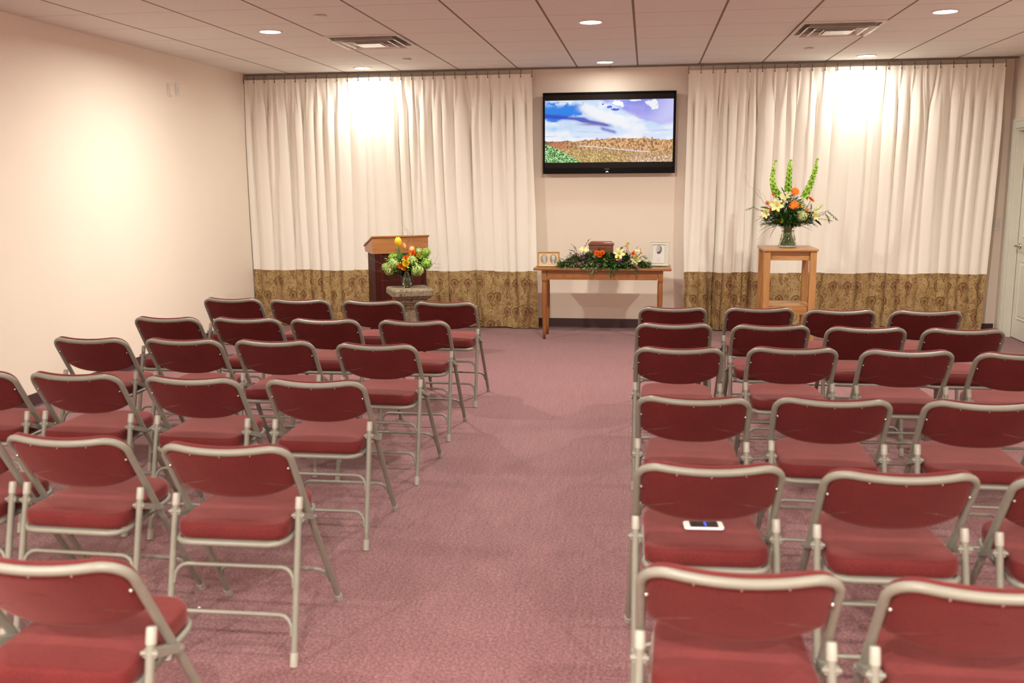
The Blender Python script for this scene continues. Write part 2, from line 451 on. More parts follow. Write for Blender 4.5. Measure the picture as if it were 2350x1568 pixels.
# ------------------------------------------------------------------ ceiling fittings
def area_light(name, loc, r, w, parent, spread=150):
    l = bpy.data.lights.new(name, 'AREA'); l.shape = 'DISK'; l.size = r * 2; l.energy = w; l.color = LIGHT_COLOR; l.spread = math.radians(spread)
    o = bpy.data.objects.new(name, l); COL.objects.link(o); o.parent = parent; o.location = loc
    return o
DL = {(0, 0): 'recessed ceiling light nearest the left curtain, above the lectern', (0, 1): 'recessed ceiling light just in front of the television',
      (0, 2): 'recessed ceiling light nearest the right curtain, behind the right air diffuser', (1, 0): 'recessed ceiling light left of the left air diffuser',
      (1, 1): 'recessed ceiling light alone in the middle of the ceiling, nearer the viewer than the television', (1, 2): 'recessed ceiling light at top right, right of the right air diffuser'}
for i, (x, y) in enumerate(LIGHT_XY):
    r, c = divmod(i, 3)
    t = empty('recessed_downlight', DL.get((r, c), 'unseen recessed ceiling light out of view towards the rear of the room'), 'ceiling light', (x, y, ROOM_H), 0, 'recessed ceiling lights')
    MB().lathe([(.076, -.0006), (.094, -.0006), (.094, -.004), (.090, -.006), (.079, -.006), (.074, -.001), (.076, -.0006)], 32).build('trim_ring', M['white'], t)
    MB().lathe([(.0, -.0016), (.074, -.0016)], 32).add([(0,0,0)], []).build('lens', M['lens'], t)
    w = LIGHT_W * LIGHT_ROW[r] * (.4 if (r, c) == (0, 1) else 1)
    area_light('lamp', (0, 0, -.010), .06, w, t, (175, 172, 150, 135, 150, 172, 172)[r])

def diffuser(cx, cy, label):
    t = empty('air_diffuser', label, 'air vent', (cx, cy, ROOM_H), 0, 'square ceiling air diffusers')
    h = .3048 - .004
    m = MB()
    def sq(a, z): return [(-a, -a, z), (a, -a, z), (a, a, z), (-a, a, z)]
    fr = MB().poly_layers([sq(h, -.0005), sq(h, -.012), sq(h - .022, -.012), sq(h - .022, -.002)], False, False, False)
    fr.build('frame', M['white'], t)
    MB().add(sq(h - .02, -.0012), [(3, 2, 1, 0)]).build('backing', M['vent_dark'], t)
    for (a, b) in ((.262, .225), (.195, .150), (.118, .075)):
        o = MB().poly_layers([sq(b, -.004), sq(a - .012, -.030), sq(a, -.034), sq(a, -.037), sq(a - .014, -.035), sq(b - .003, -.008)], False, False, False).build('louver', M['vent'], t)
    MB().poly_layers([sq(.045, -.006), sq(.10, -.040), sq(.10, -.042)], False, True, True).build('center_plate', M['vent'], t)
gx = lambda i: -3.7635 + .6096 * i
gy = lambda j: ROOM_Y - .138 - .6096 * j
diffuser((gx(2) + gx(3)) / 2, (gy(3) + gy(4)) / 2, 'square white ceiling air diffuser on the left, near the left curtain')
diffuser((gx(8) + gx(9)) / 2, (gy(3) + gy(4)) / 2, 'square white ceiling air diffuser on the right, near the right curtain')
for (x, y, lb) in ((-2.25, 6.605, 'round white sprinkler cover on the ceiling left of the middle light'), (-2.249, 9.034, 'small round sprinkler cover on the ceiling behind the left diffuser'),
                   (1.401, 8.985, 'small round sprinkler cover on the ceiling behind the right diffuser')):
    o = MB().lathe([(0, -.012), (.040, -.012), (.044, -.009), (.044, -.007), (.030, -.006), (.030, -.0004)], 28).build('sprinkler_cover', M['disc'])
    o.location = (x, y, ROOM_H); tag(o, lb, 'sprinkler cover', 'round ceiling sprinkler covers')

# wall plates
def plate(name, loc, rot, label, kind):
    t = empty(name, label, 'wall plate' if kind != 'outlet' else 'outlet', loc, 0); t.rotation_euler = rot
    w_, h_ = .036, .058
    o = MB().box((-w_, -.006, -h_), (w_, -.0004, h_)).build('cover_plate', M['white'], t); bevel(o, .003)
    if kind == 'switch':
        MB().box((-.016, -.0095, -.032), (.016, -.006, .032)).build('rocker', M['white'], t)
    elif kind == 'sensor':
        MB().box((-.020, -.020, -.045), (.020, -.006, .045)).build('housing', M['wall'], t)
    elif kind == 'double':
        MB().box((-.012, -.012, -.02), (.0, -.006, .02)).build('toggle', M['white'], t)
        MB().box((.008, -.012, -.02), (.016, -.006, .02)).build('toggle', M['white'], t)
    else:
        for z in (-.02, .02): MB().lathe([(0, 0), (.014, 0), (.016, -.001), (.016, -.003)], 16).xf(Matrix.Translation((0, -.009, z)) @ Matrix.Rotation(PI / 2, 4, 'X')).build('socket', M['white'], t)
RL = (0, 0, PI / 2)
plate('wall_plate', (XL, 8.32, 2.385), RL, 'plain wall-coloured plate high on the left wall, the left one of the pair', 'sensor')
plate('wall_plate', (XL, 8.47, 2.40), RL, 'slotted wall plate high on the left wall, the right one of the pair', 'double')
plate('power_outlet', (XL, 8.92, .40), RL, 'white power outlet low on the left wall behind the front left chair', 'outlet')
plate('light_switch', (3.452, ROOM_Y, 1.09), (0, 0, 0), 'white light switch half hidden between the right curtain and the door', 'double')

# ------------------------------------------------------------------ curtains
def curtain(name, label, x0t, x1t, x0b, x1b, seed, deep, ztop=2.632, zhem=.612):
    r = random.Random(seed)
    root = empty(name, label, 'curtain', ((x0b + x1b) / 2, 9.985, 0), 0, 'cream curtains with paisley hems')
    ox = (x0b + x1b) / 2
    # fold boundaries: narrow pleats at the top that merge into fewer broad folds below
    W = x1b - x0b
    npl = int(round(W / .118))
    folds = []; s = 0
    while s < 1:
        wd = r.choice([.05, .07, .09, .06, .11, .04]) * (3.1 / W) * .62
        folds.append((s, min(1, s + wd), r.uniform(.5, 1.15), r.uniform(-.35, .35))); s += wd
    deep = list(deep) + [(r.uniform(.02, .98), r.uniform(.0035, .0075), r.uniform(.02, .05)) for _ in range(int(W * 3.4))]
    N = int(W / .0050)
    rows_p = [ztop - (ztop - zhem) * (k / 26) ** 1.0 for k in range(27)]
    rows_h = [zhem - (zhem - .012) * k / 12 for k in range(13)]
    offs = [r.uniform(0, 6.28) for _ in range(6)]
    def fold_at(s, z):
        sw = s + .006 * math.sin(z * 1.7 + offs[0] + s * 11) * (1 - z / 2.7)
        sw = min(max(sw, 0), .99999)
        for (a, b, am, sk) in folds:
            if a <= sw < b:
                return (sw - a) / (b - a), am, sk, (b - a) * W
        return .5, .5, 0, .1
    def pt(s, z):
        f = (ztop - z) / ztop                         # 0 at the top, 1 at the floor
        k = min(1, max(0, (f - .015) / .22)); k = k * k * (3 - 2 * k)
        x0 = x0t + (x0b - x0t) * f; x1 = x1t + (x1b - x1t) * f
        x = x0 + (x1 - x0) * s
        u, am, sk, wd = fold_at(s, z)
        # broad folds
        a = 2 * PI * u
        fy = -math.cos(a) * .5 * am
        fx = math.sin(a) * wd * (.20 + .10 * am) + sk * wd * .25 * math.sin(a / 2) ** 2
        # pinch pleats
        up = (s * npl) % 1.0
        py = (abs(up - .5) * 2) ** 6 * -.9 + .25 * math.cos(2 * PI * up)
        y = (1 - k) * py * .022 + k * fy * (.098 + .012 * math.sin(3 * z + offs[1] + s * 9))
        x += k * fx * (.75 + .35 * f)
        y += .006 * math.sin(s * 23 + z * 1.1 + offs[2]) * k + .004 * math.sin(s * 61 + z * 2.3 + offs[3]) * k
        if f > .80: y += .010 * math.sin(s * 40 + offs[4]) * (f - .8) * 3
        for (ds, dw, dd) in deep:                     # deep dark recesses seen in the photo
            q = (s - ds) / dw
            if abs(q) < 1: y += dd * (1 - q * q) ** 2 * (.35 + .65 * k); 
        zz = z
        if abs(z - zhem) < .001: zz = z + .006 * math.sin(s * 31 + offs[5])
        if z < .03: zz = z + .004 * math.sin(s * 45)
        return (x - ox, y, zz)
    ss = [i / N for i in range(N + 1)]
    # arc length along the cloth for the pattern
    base = [Vector(pt(s, .3)[:2]) for s in ss]; arc = [0]
    for i in range(N): arc.append(arc[-1] + (base[i + 1] - base[i]).length)
    def sheet(rows, nm, mat):
        vs = []; 
        for z in rows: vs += [pt(s, z) for s in ss]
        n1 = N + 1; fs = [(i*n1+j, (i+1)*n1+j, (i+1)*n1+j+1, i*n1+j+1) for i in range(len(rows)-1) for j in range(N)]
        me = bpy.data.meshes.new(nm); me.from_pydata(vs, [], fs); me.materials.append(mat)
        me.polygons.foreach_set('use_smooth', [True] * len(fs))
        uv = me.uv_layers.new(name='UVMap'); idx = np.zeros(len(me.loops), dtype=int); me.loops.foreach_get('vertex_index', idx)
        ar = np.array(arc); rz = np.array(rows)
        co = np.stack([ar[idx % n1], rz[idx // n1]], 1).astype(np.float32).ravel(); uv.data.foreach_set('uv', co)
        o = bpy.data.objects.new(nm, me); COL.objects.link(o); o.parent = root
        sol = o.modifiers.new('thickness', 'SOLIDIFY'); sol.thickness = .0015; sol.offset = 0; sol.use_rim = False
        return o
    sheet(rows_p, 'cream_panel', M['curtain'])
    tag(sheet(rows_h, 'paisley_hem', M['paisley']), 'tan paisley patterned band at the foot of the curtain')
    hk = None
    for i in range(npl + 1):
        s = min(.999, i / npl); p = pt(s, ztop - .02)
        loc = (p[0], p[1] - .004, ztop)
        if hk is None:
            hk = MB().tube([(0, .0, -.035), (0, -.006, -.02), (0, -.006, .010), (0, 0, .024), (0, .004, .035)], .0026, 6).box((-.004, -.010, -.034), (.004, -.003, -.022)).build('hook', M['hook'], root, loc)
        else:
            c = hk.copy(); COL.objects.link(c); c.parent = root; c.location = loc
    return root
curtain('curtain', 'cream pleated curtain left of the television, behind the lectern', -4.262, -1.175, -4.255, -1.105, 3,
        [(.197, .010, .045), (.77, .008, .05), (.53, .007, .04), (.89, .007, .04)])
curtain('curtain', 'cream pleated curtain right of the television, behind the tall wooden stand', .402, 3.385, .372, 3.33, 11,
        [(.085, .008, .05), (.12, .006, .05), (.245, .009, .05), (.325, .009, .035)])
tk = empty('curtain_track', 'thin grey curtain track running the whole width of the back wall under the ceiling', 'curtain track', (0, 9.985, ROOM_H))
MB().box((XL + .004, -.010, -.018), (XR - .004, .010, -.004)).build('rail', M['track'], tk)
for x in np.linspace(XL + .2, XR - .2, 9): MB().box((x - .012, -.014, -.012), (x + .012, .1105, -.0008)).build('bracket', M['track'], tk)

# ------------------------------------------------------------------ television
def vnoise(w, h, sx, sy, seed, octv=4, ox=0):
    rs = np.random.RandomState(seed); out = np.zeros((h, w)); amp = 1; tot = 0
    for o in range(octv):
        gw, gh = int(sx * 2 ** o) + 2, int(sy * 2 ** o) + 2
        g = rs.rand(gh, gw); X = np.linspace(0, gw - 1.001, w); Y = np.linspace(0, gh - 1.001, h)
        xi = X.astype(int); yi = Y.astype(int); fx = X - xi; fy = (Y - yi)[:, None]
        fx = fx * fx * (3 - 2 * fx); fy = fy * fy * (3 - 2 * fy)
        a = g[yi][:, xi]; b = g[yi][:, xi + 1]; c = g[yi + 1][:, xi]; d = g[yi + 1][:, xi + 1]
        out += amp * ((a * (1 - fx) + b * fx) * (1 - fy) + (c * (1 - fx) + d * fx) * fy); tot += amp; amp *= .58
    return out / tot
def lerp(a, b, t): return a * (1 - t[..., None]) + np.array(b, float) * t[..., None]
def sstep(a, b, x): t = np.clip((x - a) / (b - a), 0, 1); return t * t * (3 - 2 * t)
def tv_picture(w, h):
    U, V = np.meshgrid(np.linspace(0, 1, w), np.linspace(0, 1, h))   # V down
    n1 = vnoise(w, h, 6, 5, 1, 6); n2 = vnoise(w, h, 14, 9, 2, 6); n3 = vnoise(w, h, 120, 42, 3, 3); n4 = vnoise(w, h, 34, 10, 4, 4); n5 = vnoise(w, h, 190, 84, 8, 2)
    g = lambda cu, cv, su, sv: np.exp(-(((U - cu) / su) ** 2 + ((V - cv) / sv) ** 2))
    sky = np.zeros((h, w, 3)); sky[:] = (.62, .78, 1.0)
    sky = lerp(sky, (.86, .92, 1.0), sstep(.45, .62, n1))
    blue = 1.3 * g(.03, .17, .12, .16) + 1.2 * g(.17, .18, .12, .11) + .5 * g(.27, .06, .10, .06) + .5 * g(.36, .20, .06, .03)
    sky = lerp(sky, (.01, .24, .86), sstep(.35, .75, blue + 1.6 * (n2 - .5)))
    sky = lerp(sky, (.80, .90, 1.0), sstep(.5, .62, n2) * g(.12, .04, .14, .05))
    band = np.exp(-((V - (.245 + .20 * U)) / (.022 + .02 * n2)) ** 2) * sstep(.36, .28, U) + np.exp(-((V - (.30 + .42 * (U - .24))) / .030) ** 2) * sstep(.24, .30, U) * sstep(.56, .46, U)
    sky = lerp(sky, (.015, .06, .55), np.clip(band * 1.15 + .5 * band * (n1 - .5), 0, .92))
    sky = lerp(sky, (.24, .13, .42), np.clip(g(.38, .385, .10, .022) * .9, 0, 1))
    b2 = np.exp(-((V - (.44 + .62 * (U - .42))) / .030) ** 2) * sstep(.42, .46, U) * sstep(.58, .54, U); sky = lerp(sky, (.10, .12, .62), np.clip(b2 * (.4 + n2), 0, .85))
    lb = g(.07, .47, .12, .06); sky = lerp(sky, (.28, .62, .98), np.clip(lb * .9, 0, 1))
    d = U * .55 - V * .62 + .06 * (n2 - .5)                                   # violet upper right
    vr = sstep(.21, .27, d) * sstep(.98, .80, U * .55 + V)
    sky = lerp(sky, (.13, .14, .78), vr * .80); sky = lerp(sky, (.42, .40, .95), vr * sstep(.35, .65, n1) * .6); sky = lerp(sky, (.62, .62, 1.0), vr * sstep(.75, 1.05, U + .3 * V))
    puff = 1.2 * g(.57, .06, .07, .06) + 1.2 * g(.83, .06, .06, .07) + .9 * g(.86, .13, .03, .03) + .7 * g(.70, .02, .06, .02)
    sky = lerp(sky, (.93, .95, 1.0), sstep(.45, .60, puff + 2.6 * (n2 - .5)) * sstep(.12, .35, puff))
    hole = 1.2 * g(.50, .11, .035, .035) + .8 * g(.455, .07, .02, .03) + .8 * g(.555, .155, .03, .02); sky = lerp(sky, (.01, .06, .62), sstep(.45, .65, hole + 2.8 * (n2 - .5)) * sstep(.15, .40, hole))
    wd = np.abs(V - (.16 + .70 * (U - .34))) ; wh = sstep(.13, .05, wd + .10 * (n2 - .5)) * sstep(.22, .34, U) * sstep(.80, .6, U) * (1 - vr * .6); sky = lerp(sky, (.93, .96, 1.0), wh * .95)
    low = sstep(.40, .55, V + .12 * (n2 - .5)); sky = lerp(sky, (.90, .93, 1.0), low * (.35 + .6 * sstep(.4, .55, n1)) * (1 - np.clip(b2, 0, 1) * .8))
    for (cu, cv, su, sv) in ((.30, .505, .05, .006), (.42, .52, .05, .005), (.88, .50, .06, .006), (.95, .49, .04, .006), (.26, .59, .03, .006), (.03, .575, .06, .006)): sky = lerp(sky, (.28, .42, .80), np.clip(g(cu, cv, su, sv) * .7, 0, 1))
    sky = np.clip(sky, 0, 1)
    hor = .655 - .035 * np.exp(-((U - .62) / .3) ** 2) + .05 * (n4[h // 2][None, :] - .5)
    for (tx, tw, th) in ((.78, .008, .045), (.84, .007, .035), (.41, .009, .035), (.32, .012, .02), (.50, .01, .025), (.17, .02, .012)): hor = hor - th * np.exp(-((U - tx) / tw) ** 2)
    land = np.zeros((h, w, 3)); land[:] = (.50, .26, .11)
    land = lerp(land, (.85, .50, .22), sstep(.40, .70, n3) * sstep(.05, .4, U)); land = lerp(land, (.16, .065, .025), sstep(.52, .30, n3) * .85)
    land = lerp(land, (.14, .06, .03), np.clip(sstep(.14, .0, U + (V - .66) * .8), 0, 1) * .85); land = lerp(land, (.62, .16, .08), g(.11, .72, .06, .04) * .6)
    for tx in (.37, .41, .49, .505, .79, .80): land = lerp(land, (.85, .72, .55), np.exp(-((U - tx) / .0022) ** 2) * sstep(.66, .70, V) * sstep(.83, .79, V) * .7)
    fld = sstep(.80, .83, V + .10 * (U - .5) * -1 * (U < .7)); fl = np.zeros((h, w, 3)); fl[:] = (.40, .24, .07)
    fl = lerp(fl, (.86, .66, .28), sstep(.42, .70, n5)); fl = lerp(fl, (.16, .10, .03), sstep(.50, .30, n3) * .75)
    fl = lerp(fl, (.70, .30, .24), sstep(.50, .60, n3) * sstep(.5, .7, U) * .7); fl = lerp(fl, (1.0, .88, .80), sstep(.56, .66, n5) * sstep(.6, .8, U) * sstep(.88, .94, V))
    land = land * (1 - fld[..., None]) + fl * fld[..., None]
    road = V - (.735 + .10 * sstep(.25, .85, U)); rm = np.exp(-(road / .008) ** 2) * sstep(.25, .28, U) * sstep(.84, .80, U); land = lerp(land, (.75, .82, .80), np.clip(rm, 0, 1))
    gb = sstep(.0, .02, V - (.69 + 1.25 * np.clip(U, 0, 1) ** 1.15 + .03 * (n3 - .5))); gr = np.zeros((h, w, 3)); gr[:] = (.02, .34, .06)
    gr = lerp(gr, (.60, 1.0, .50), sstep(.54, .62, n5)); gr = lerp(gr, (.01, .08, .01), sstep(.48, .40, n5))
    land = land * (1 - gb[..., None]) + gr * gb[..., None]
    m = (V > hor)[..., None]
    return np.where(m, land, sky)
def picture_grid(name, mat, parent, w, h, fn_rgb, to_world, mask=None):
    """a flat picture whose colours sit on its own fine grid"""
    U, V = np.meshgrid(np.linspace(0, 1, w), np.linspace(0, 1, h))
    vs = [to_world(u, v) for u, v in zip(U.ravel(), V.ravel())]
    fs = [(i*w+j, (i+1)*w+j, (i+1)*w+j+1, i*w+j+1) for i in range(h-1) for j in range(w-1)]
    me = bpy.data.meshes.new(name); me.from_pydata(vs, [], fs); me.materials.append(mat)
    at = me.color_attributes.new('picture', 'FLOAT_COLOR', 'POINT')
    rgba = np.ones((h * w, 4), np.float32); rgba[:, :3] = fn_rgb.reshape(-1, 3); at.data.foreach_set('color', rgba.ravel())
    o = bpy.data.objects.new(name, me); COL.objects.link(o); o.parent = parent
    return o
def television():
    cx, cz, w, h = -.391, 2.031, 1.352, .818
    t = empty('television', 'black flat screen television on the back wall showing a cloudy sky over autumn trees', 'television', (cx, ROOM_Y, cz))
    X, Z = w / 2, h / 2
    yb, yf = -.095, -.040
    o = MB().box((-X, yb, -Z), (X, yf, Z)).build('casing', M['tvblack'], t); bevel(o, .006)
    MB().box((-.25, yf, -.2), (.25, -.001, .2)).build('wall_mount', M['track'], t)
    # raised bezel rim
    bz = MB(); sx0, sx1, sz1, sz0 = -X + .020, X - .022, Z - .022, -Z + .058
    yr = yb - .007
    bz.box((-X, yr, sz1), (X, yb, Z)); bz.box((-X, yr, -Z), (X, yb, sz0)); bz.box((-X, yr, sz0), (sx0, yb, sz1)); bz.box((sx1, yr, sz0), (X, yb, sz1))
    o = bz.build('bezel', M['tvblack'], t); bevel(o, .002, 1)
    sc = plain('screen_black', (.010, .006, .005, 1), .35, .03, spec=.15)
    MB().box((sx0, yb - .0012, sz0), (sx1, yb - .0002, sz1)).build('screen', sc, t)
    px0, px1 = sx0 + .002, sx1 - .004; pz1, pz0 = Z - .079, -Z + .115
    pic = tv_picture(560, 280)
    picture_grid('screen_picture', M['tv'], t, 560, 280, pic, lambda u, v: (px0 + (px1 - px0) * u, yb - .0022, pz1 + (pz0 - pz1) * v))
    cu = bpy.data.curves.new('brand_text', 'FONT'); cu.body = 'SHARP'; cu.size = .0165; cu.align_x = 'CENTER'; cu.extrude = .0003
    tmp = bpy.data.objects.new('lettering_curve', cu); COL.objects.link(tmp); bpy.context.view_layer.update()
    tm = bpy.data.meshes.new_from_object(tmp.evaluated_get(bpy.context.evaluated_depsgraph_get())); bpy.data.objects.remove(tmp)
    tm.materials.clear(); tm.materials.append(M['logo']); to = bpy.data.objects.new('brand_lettering', tm); COL.objects.link(to); to.parent = t
    to.rotation_euler = (PI / 2, 0, 0); to.location = (-.015, yr - .0006, -Z + .040)
    MB().tube([(-.012, yr - .001, -Z + .014), (0, yr - .001, -Z + .024), (.012, yr - .001, -Z + .014)], .0022, 6).build('indicator_light', M['led'], t, (-.012, 0, 0))
television()

# ------------------------------------------------------------------ folding chairs
FE = Vector((0, -.538, .843)); FN = Vector((0, .843, .538)); FO = Vector((0, .50, .011))
def fp(x, t, n=0.0):
    bow = .036 * max(0, 1 - (x / .212) ** 2) * min(1, max(0, (t - .55) / .06))
    return FO + Vector((x, 0, 0)) + FE * (t - .013) + FN * (n - bow)
def rounded(pts, r, n=6):
    """polygon with rounded corners; r may be per corner"""
    out = []; m = len(pts); rs = r if isinstance(r, (list, tuple)) else [r] * m
    for i in range(m):
        p = Vector(pts[i]); a = Vector(pts[i - 1]); b = Vector(pts[(i + 1) % m]); R = rs[i]
        da = (a - p).normalized(); db = (b - p).normalized()
        ang = da.angle(db); d = R / math.tan(ang / 2); d = min(d, (a - p).length * .49, (b - p).length * .49); R = d * math.tan(ang / 2)
        c = p + (da + db).normalized() * (R / math.sin(ang / 2))
        s = p + da * d; e = p + db * d
        v0 = s - c; v1 = e - c; tot = v0.angle(v1); sg = 1 if v0.x * v1.y - v0.y * v1.x > 0 else -1
        for k in range(n + 1):
            q = Matrix.Rotation(sg * tot * k / n, 2) @ v0; out.append(c + q)
    return out
def resample(pts, n):
    L = [0]; m = len(pts)
    for i in range(m): L.append(L[-1] + (pts[(i + 1) % m] - pts[i]).length)
    out = []; j = 0
    for k in range(n):
        d = L[-1] * k / n
        while L[j + 1] < d: j += 1
        f = (d - L[j]) / max(1e-9, L[j + 1] - L[j]); out.append(pts[j].lerp(pts[(j + 1) % m], f))
    return out
def inset(pts, d):
    n = len(pts); out = []
    for i in range(n):
        a, b = pts[i - 1], pts[(i + 1) % n]; t = (b - a).normalized(); out.append(pts[i] + Vector((-t.y, t.x)) * d)
    return out

def make_chair():
    t = empty('folding_chair', '', 'chair')
    # seat cushion
    out2 = resample(rounded([(-.187, .042), (.187, .042), (.172, .435), (-.172, .435)], [.055, .055, .085, .085], 8), 72)
    def zt(y): return .010 * (y - .04) / .4
    L = []
    cen = Vector((0, .235))
    def dome(p): return .008 * (1 - min(1, ((p.x / .19) ** 2))) * (1 - min(1, ((p.y - .235) / .2) ** 2))
    for ins, z in ((.030, .409), (.004, .410), (-.002, .417), (-.003, .430), (-.002, .444), (.0, .452), (.003, .457), (.009, .4595), (.020, .460)):
        L.append([(p.x, p.y, z + zt(p.y)) for p in inset(out2, ins)])
    base = inset(out2, .020)
    for k in (.86, .66, .42, .2):
        q = [cen + (p - cen) * k for p in base]; L.append([(p.x, p.y, .460 + zt(p.y) + dome(p)) for p in q])
    MB().poly_layers(L).build('seat', M['fabric'], t)
    lo = resample(rounded([(-.188, .036), (.188, .036), (.173, .441), (-.173, .441)], [.055, .055, .085, .085], 8), 44)
    sf = MB().tube([(p.x, p.y, .399 + zt(p.y)) for p in lo], .0098, 8, closed=True)
    sf.box((-.16, .05, .402), (.16, .425, .4085))
    sf.build('seat_frame', M['paint'], t)
    # back frame: inverted U
    r = .068; xs = .2125; tt = .868; pts = [fp(-xs, .50), fp(-xs, .60), fp(-xs, .70), fp(-xs, tt - r)]
    for k in range(1, 8): a = PI / 2 * k / 8; pts.append(fp(-xs + r - r * math.cos(a), tt - r + r * math.sin(a)))
    for k in range(11): pts.append(fp(-xs + r + (2 * (xs - r)) * k / 10, tt))
    for k in range(1, 8): a = PI / 2 * k / 8; pts.append(fp(xs - r + r * math.sin(a), tt - r + r * math.cos(a)))
    pts += [fp(xs, tt - r), fp(xs, .70), fp(xs, .60), fp(xs, .50)]
    bf = MB().tube(pts, .0118, 12).build('back_frame', M['paint'], t)
    sm = MB().lathe([(0, -.004), (.003, -.0035), (.0045, 0), (.003, .0035), (0, .004)], 8)
    sc = None
    for (x, tq) in ((-.200, .775), (.200, .775), (-.10, .856), (.10, .856), (0, .856)):
        p = fp(x, tq, -.009 if abs(x) > .15 else -.008)
        if sc is None: sc = sm.build('screw', M['screw'], bf, p)
        else:
            c = sc.copy(); COL.objects.link(c); c.parent = bf; c.location = p
            if abs(x) < .15: c.scale = (.55, .55, .55)
        
    # back pad: outline in the plane of the back frame
    N = 40; o2 = []
    low = []
    for k in range(N + 1):
        x = -.203 + .406 * k / N; u = abs(x) / .203
        tb = .640 + .036 * u ** 3.4
        low.append((x, tb))
    poly = [Vector(p) for p in low]
    rr = .075
    top = []
    for k in range(9): a = PI / 2 * k / 8; top.append(Vector((.212 - rr + rr * math.cos(a), .877 - rr + rr * math.sin(a))))
    for k in range(9): a = PI / 2 * k / 8; top.append(Vector((-.212 + rr - rr * math.sin(a), .877 - rr + rr * math.cos(a))))
    poly = poly + [Vector((.2115, .70))] + top + [Vector((-.2115, .70))]
    o2 = resample(poly, 96); cen2 = Vector((0, .765)); L = []
    def pp(p, n):
        return tuple(fp(p.x, p.y, n))
    for ins, n in ((.030, -.007), (.016, -.0065), (.011, -.002), (.010, .005), (.003, .010), (.0, .016), (.003, .023), (.010, .027), (.022, .029)):
        L.append([pp(p, n) for p in inset(o2, ins)])
    base = inset(o2, .022); L2 = [[pp(cen2 + (p - cen2) * k, .029 + .006 * (1 - k)) for p in base] for k in (.8, .5, .25)]
    ib = inset(o2, .030); L0 = [[pp(cen2 + (p - cen2) * k, -.007 - .002 * (1 - k)) for p in ib] for k in (.3, .6, .85)]
    MB().poly_layers(L0 + L + L2).build('backrest', M['fabric'], t)
    for s in (-1, 1):
        lg = MB().tube([fp(s * .2125, .505), fp(s * .214, .30), fp(s * .217, .02)], .0116, 12).build('leg', M['paint'], t)
        q = FO + Vector((s * .2175, 0, 0)) + FE * -.012
        fc = MB().tube([q, FO + Vector((s * .2172, 0, 0)) + FE * .024], .0138, 12).build('foot_cap', M['cap'], lg)
        a, b = Vector((s * .2165, .003, .012)), Vector((s * .2130, .125, .500)); d = (b - a)
        lg = MB().tube([a + d * .02, b], .0112, 12).build('leg', M['paint'], t)
        MB().tube([Vector((s * .2163, .0, .0)), a + d * .065], .0136, 12).build('foot_cap', M['cap'], lg)
        e = d.normalized()
        MB().tube([b - e * .006, b + e * .030, b + e * .034], [.0128, .0126, .0108], 12).build('leg_cap', M['cap'], lg)
        # pivot bracket between rear leg and back frame
        P0 = Vector((s * .2130, .115, .474)); P1 = Vector((s * .2135, .236, .428))
        u = (P1 - P0).normalized(); k = Vector((0, -u.z, u.y)) * .010; wv = Vector((.0155, 0, 0))
        br = MB().hexa([P0 - wv - k, P0 + wv - k, P1 + wv - k, P1 - wv - k], [P0 - wv + k, P0 + wv + k, P1 + wv + k, P1 - wv + k])
        br.tube([P0 - Vector((.021, 0, 0)), P0 + Vector((.021, 0, 0))], .006, 8); br.tube([P1 - Vector((.019, 0, 0)), P1 + Vector((.019, 0, 0))], .007, 8)
        br.build('bracket', M['paint'], t)
    def rail(zj, zh, rear):
        P = []
        yy = (lambda z: .000 + .250 * z) if rear else (lambda z: .50 - .638 * z + .007)
        xj = .206
        for s in (-1, 1):
            seq = [(s * xj, zj - .012), (s * xj, zj)] + [(s * (xj - .045 * (1 - math.cos(a))), zj + (zh - zj) * math.sin(a)) for a in (PI / 8, PI / 4, 3 * PI / 8, PI / 2)]
            if s == 1: seq = seq[::-1]
            P += [(x, yy(z), z) for x, z in seq]
        MB().tube(P, .0072, 8).build('stretcher', M['paint'], t)
    rail(.258, .308, True); rail(.108, .158, True); rail(.118, .166, False)
    return t

CH = {
 'L1': [(-2.963, 6.457, -0.5), (-2.44, 6.426, 2.2), (-1.896, 6.4, 0.4), (-1.372, 6.377, -1.1)],
 'L2': [(-2.959, 5.485, -1.1), (-2.442, 5.501, 0.2), (-1.938, 5.498, 0.3), (-1.378, 5.487, -0.6)],
 'L3': [(-2.991, 4.694, -1.6), (-2.461, 4.706, -1.6), (-1.947, 4.708, 0.2), (-1.374, 4.652, -2.0)],
 'L4': [(-3.005, 3.77, -1.0), (-2.505, 3.781, -1.6), (-1.94, 3.753, -1.2), (-1.382, 3.75, .5)],
 'L5': [(-2.392, 2.80, -.5), (-1.912, 2.793, -1.0), (-1.33, 2.754, 1.2)],
 'L6': [(-1.345, 1.82, 0)],
 'R1': [(0.187, 6.231, 1.7), (0.748, 6.258, 3.0), (1.242, 6.198, 1.7), (1.766, 6.204, 1.7)],
 'R2': [(0.174, 5.513, 1.8), (0.723, 5.499, 1.9), (1.240, 5.466, 0.3), (1.758, 5.453, 0.4)],
 'R3': [(0.176, 4.697, 1.0), (0.736, 4.752, 1.0), (1.276, 4.734, 1.1), (1.797, 4.70, .5)],
 'R4': [(0.193, 3.606, -1.0), (0.719, 3.634, -1.3), (1.274, 3.64, -.8)],
 'R5': [(0.203, 2.718, 2.9), (0.743, 2.707, 2.5), (1.256, 2.70, 1.0)],
 'R6': [(0.214, 1.941, -0.4), (0.732, 1.93, 0)],
}
rown = {'1': 'front row', '2': 'second row from the front', '3': 'third row from the front', '4': 'fourth row from the front', '5': 'fifth row from the front', '6': 'nearest row'}
posn = {4: ['seat against the left wall', 'second seat from the left wall', 'second seat from the aisle', 'aisle seat'],
        3: ['third seat from the aisle', 'second seat from the aisle', 'aisle seat'], 1: ['aisle seat'], 2: ['second seat from the aisle', 'aisle seat']}
posr = ['aisle seat', 'second seat from the aisle', 'third seat from the aisle', 'fourth seat from the aisle']
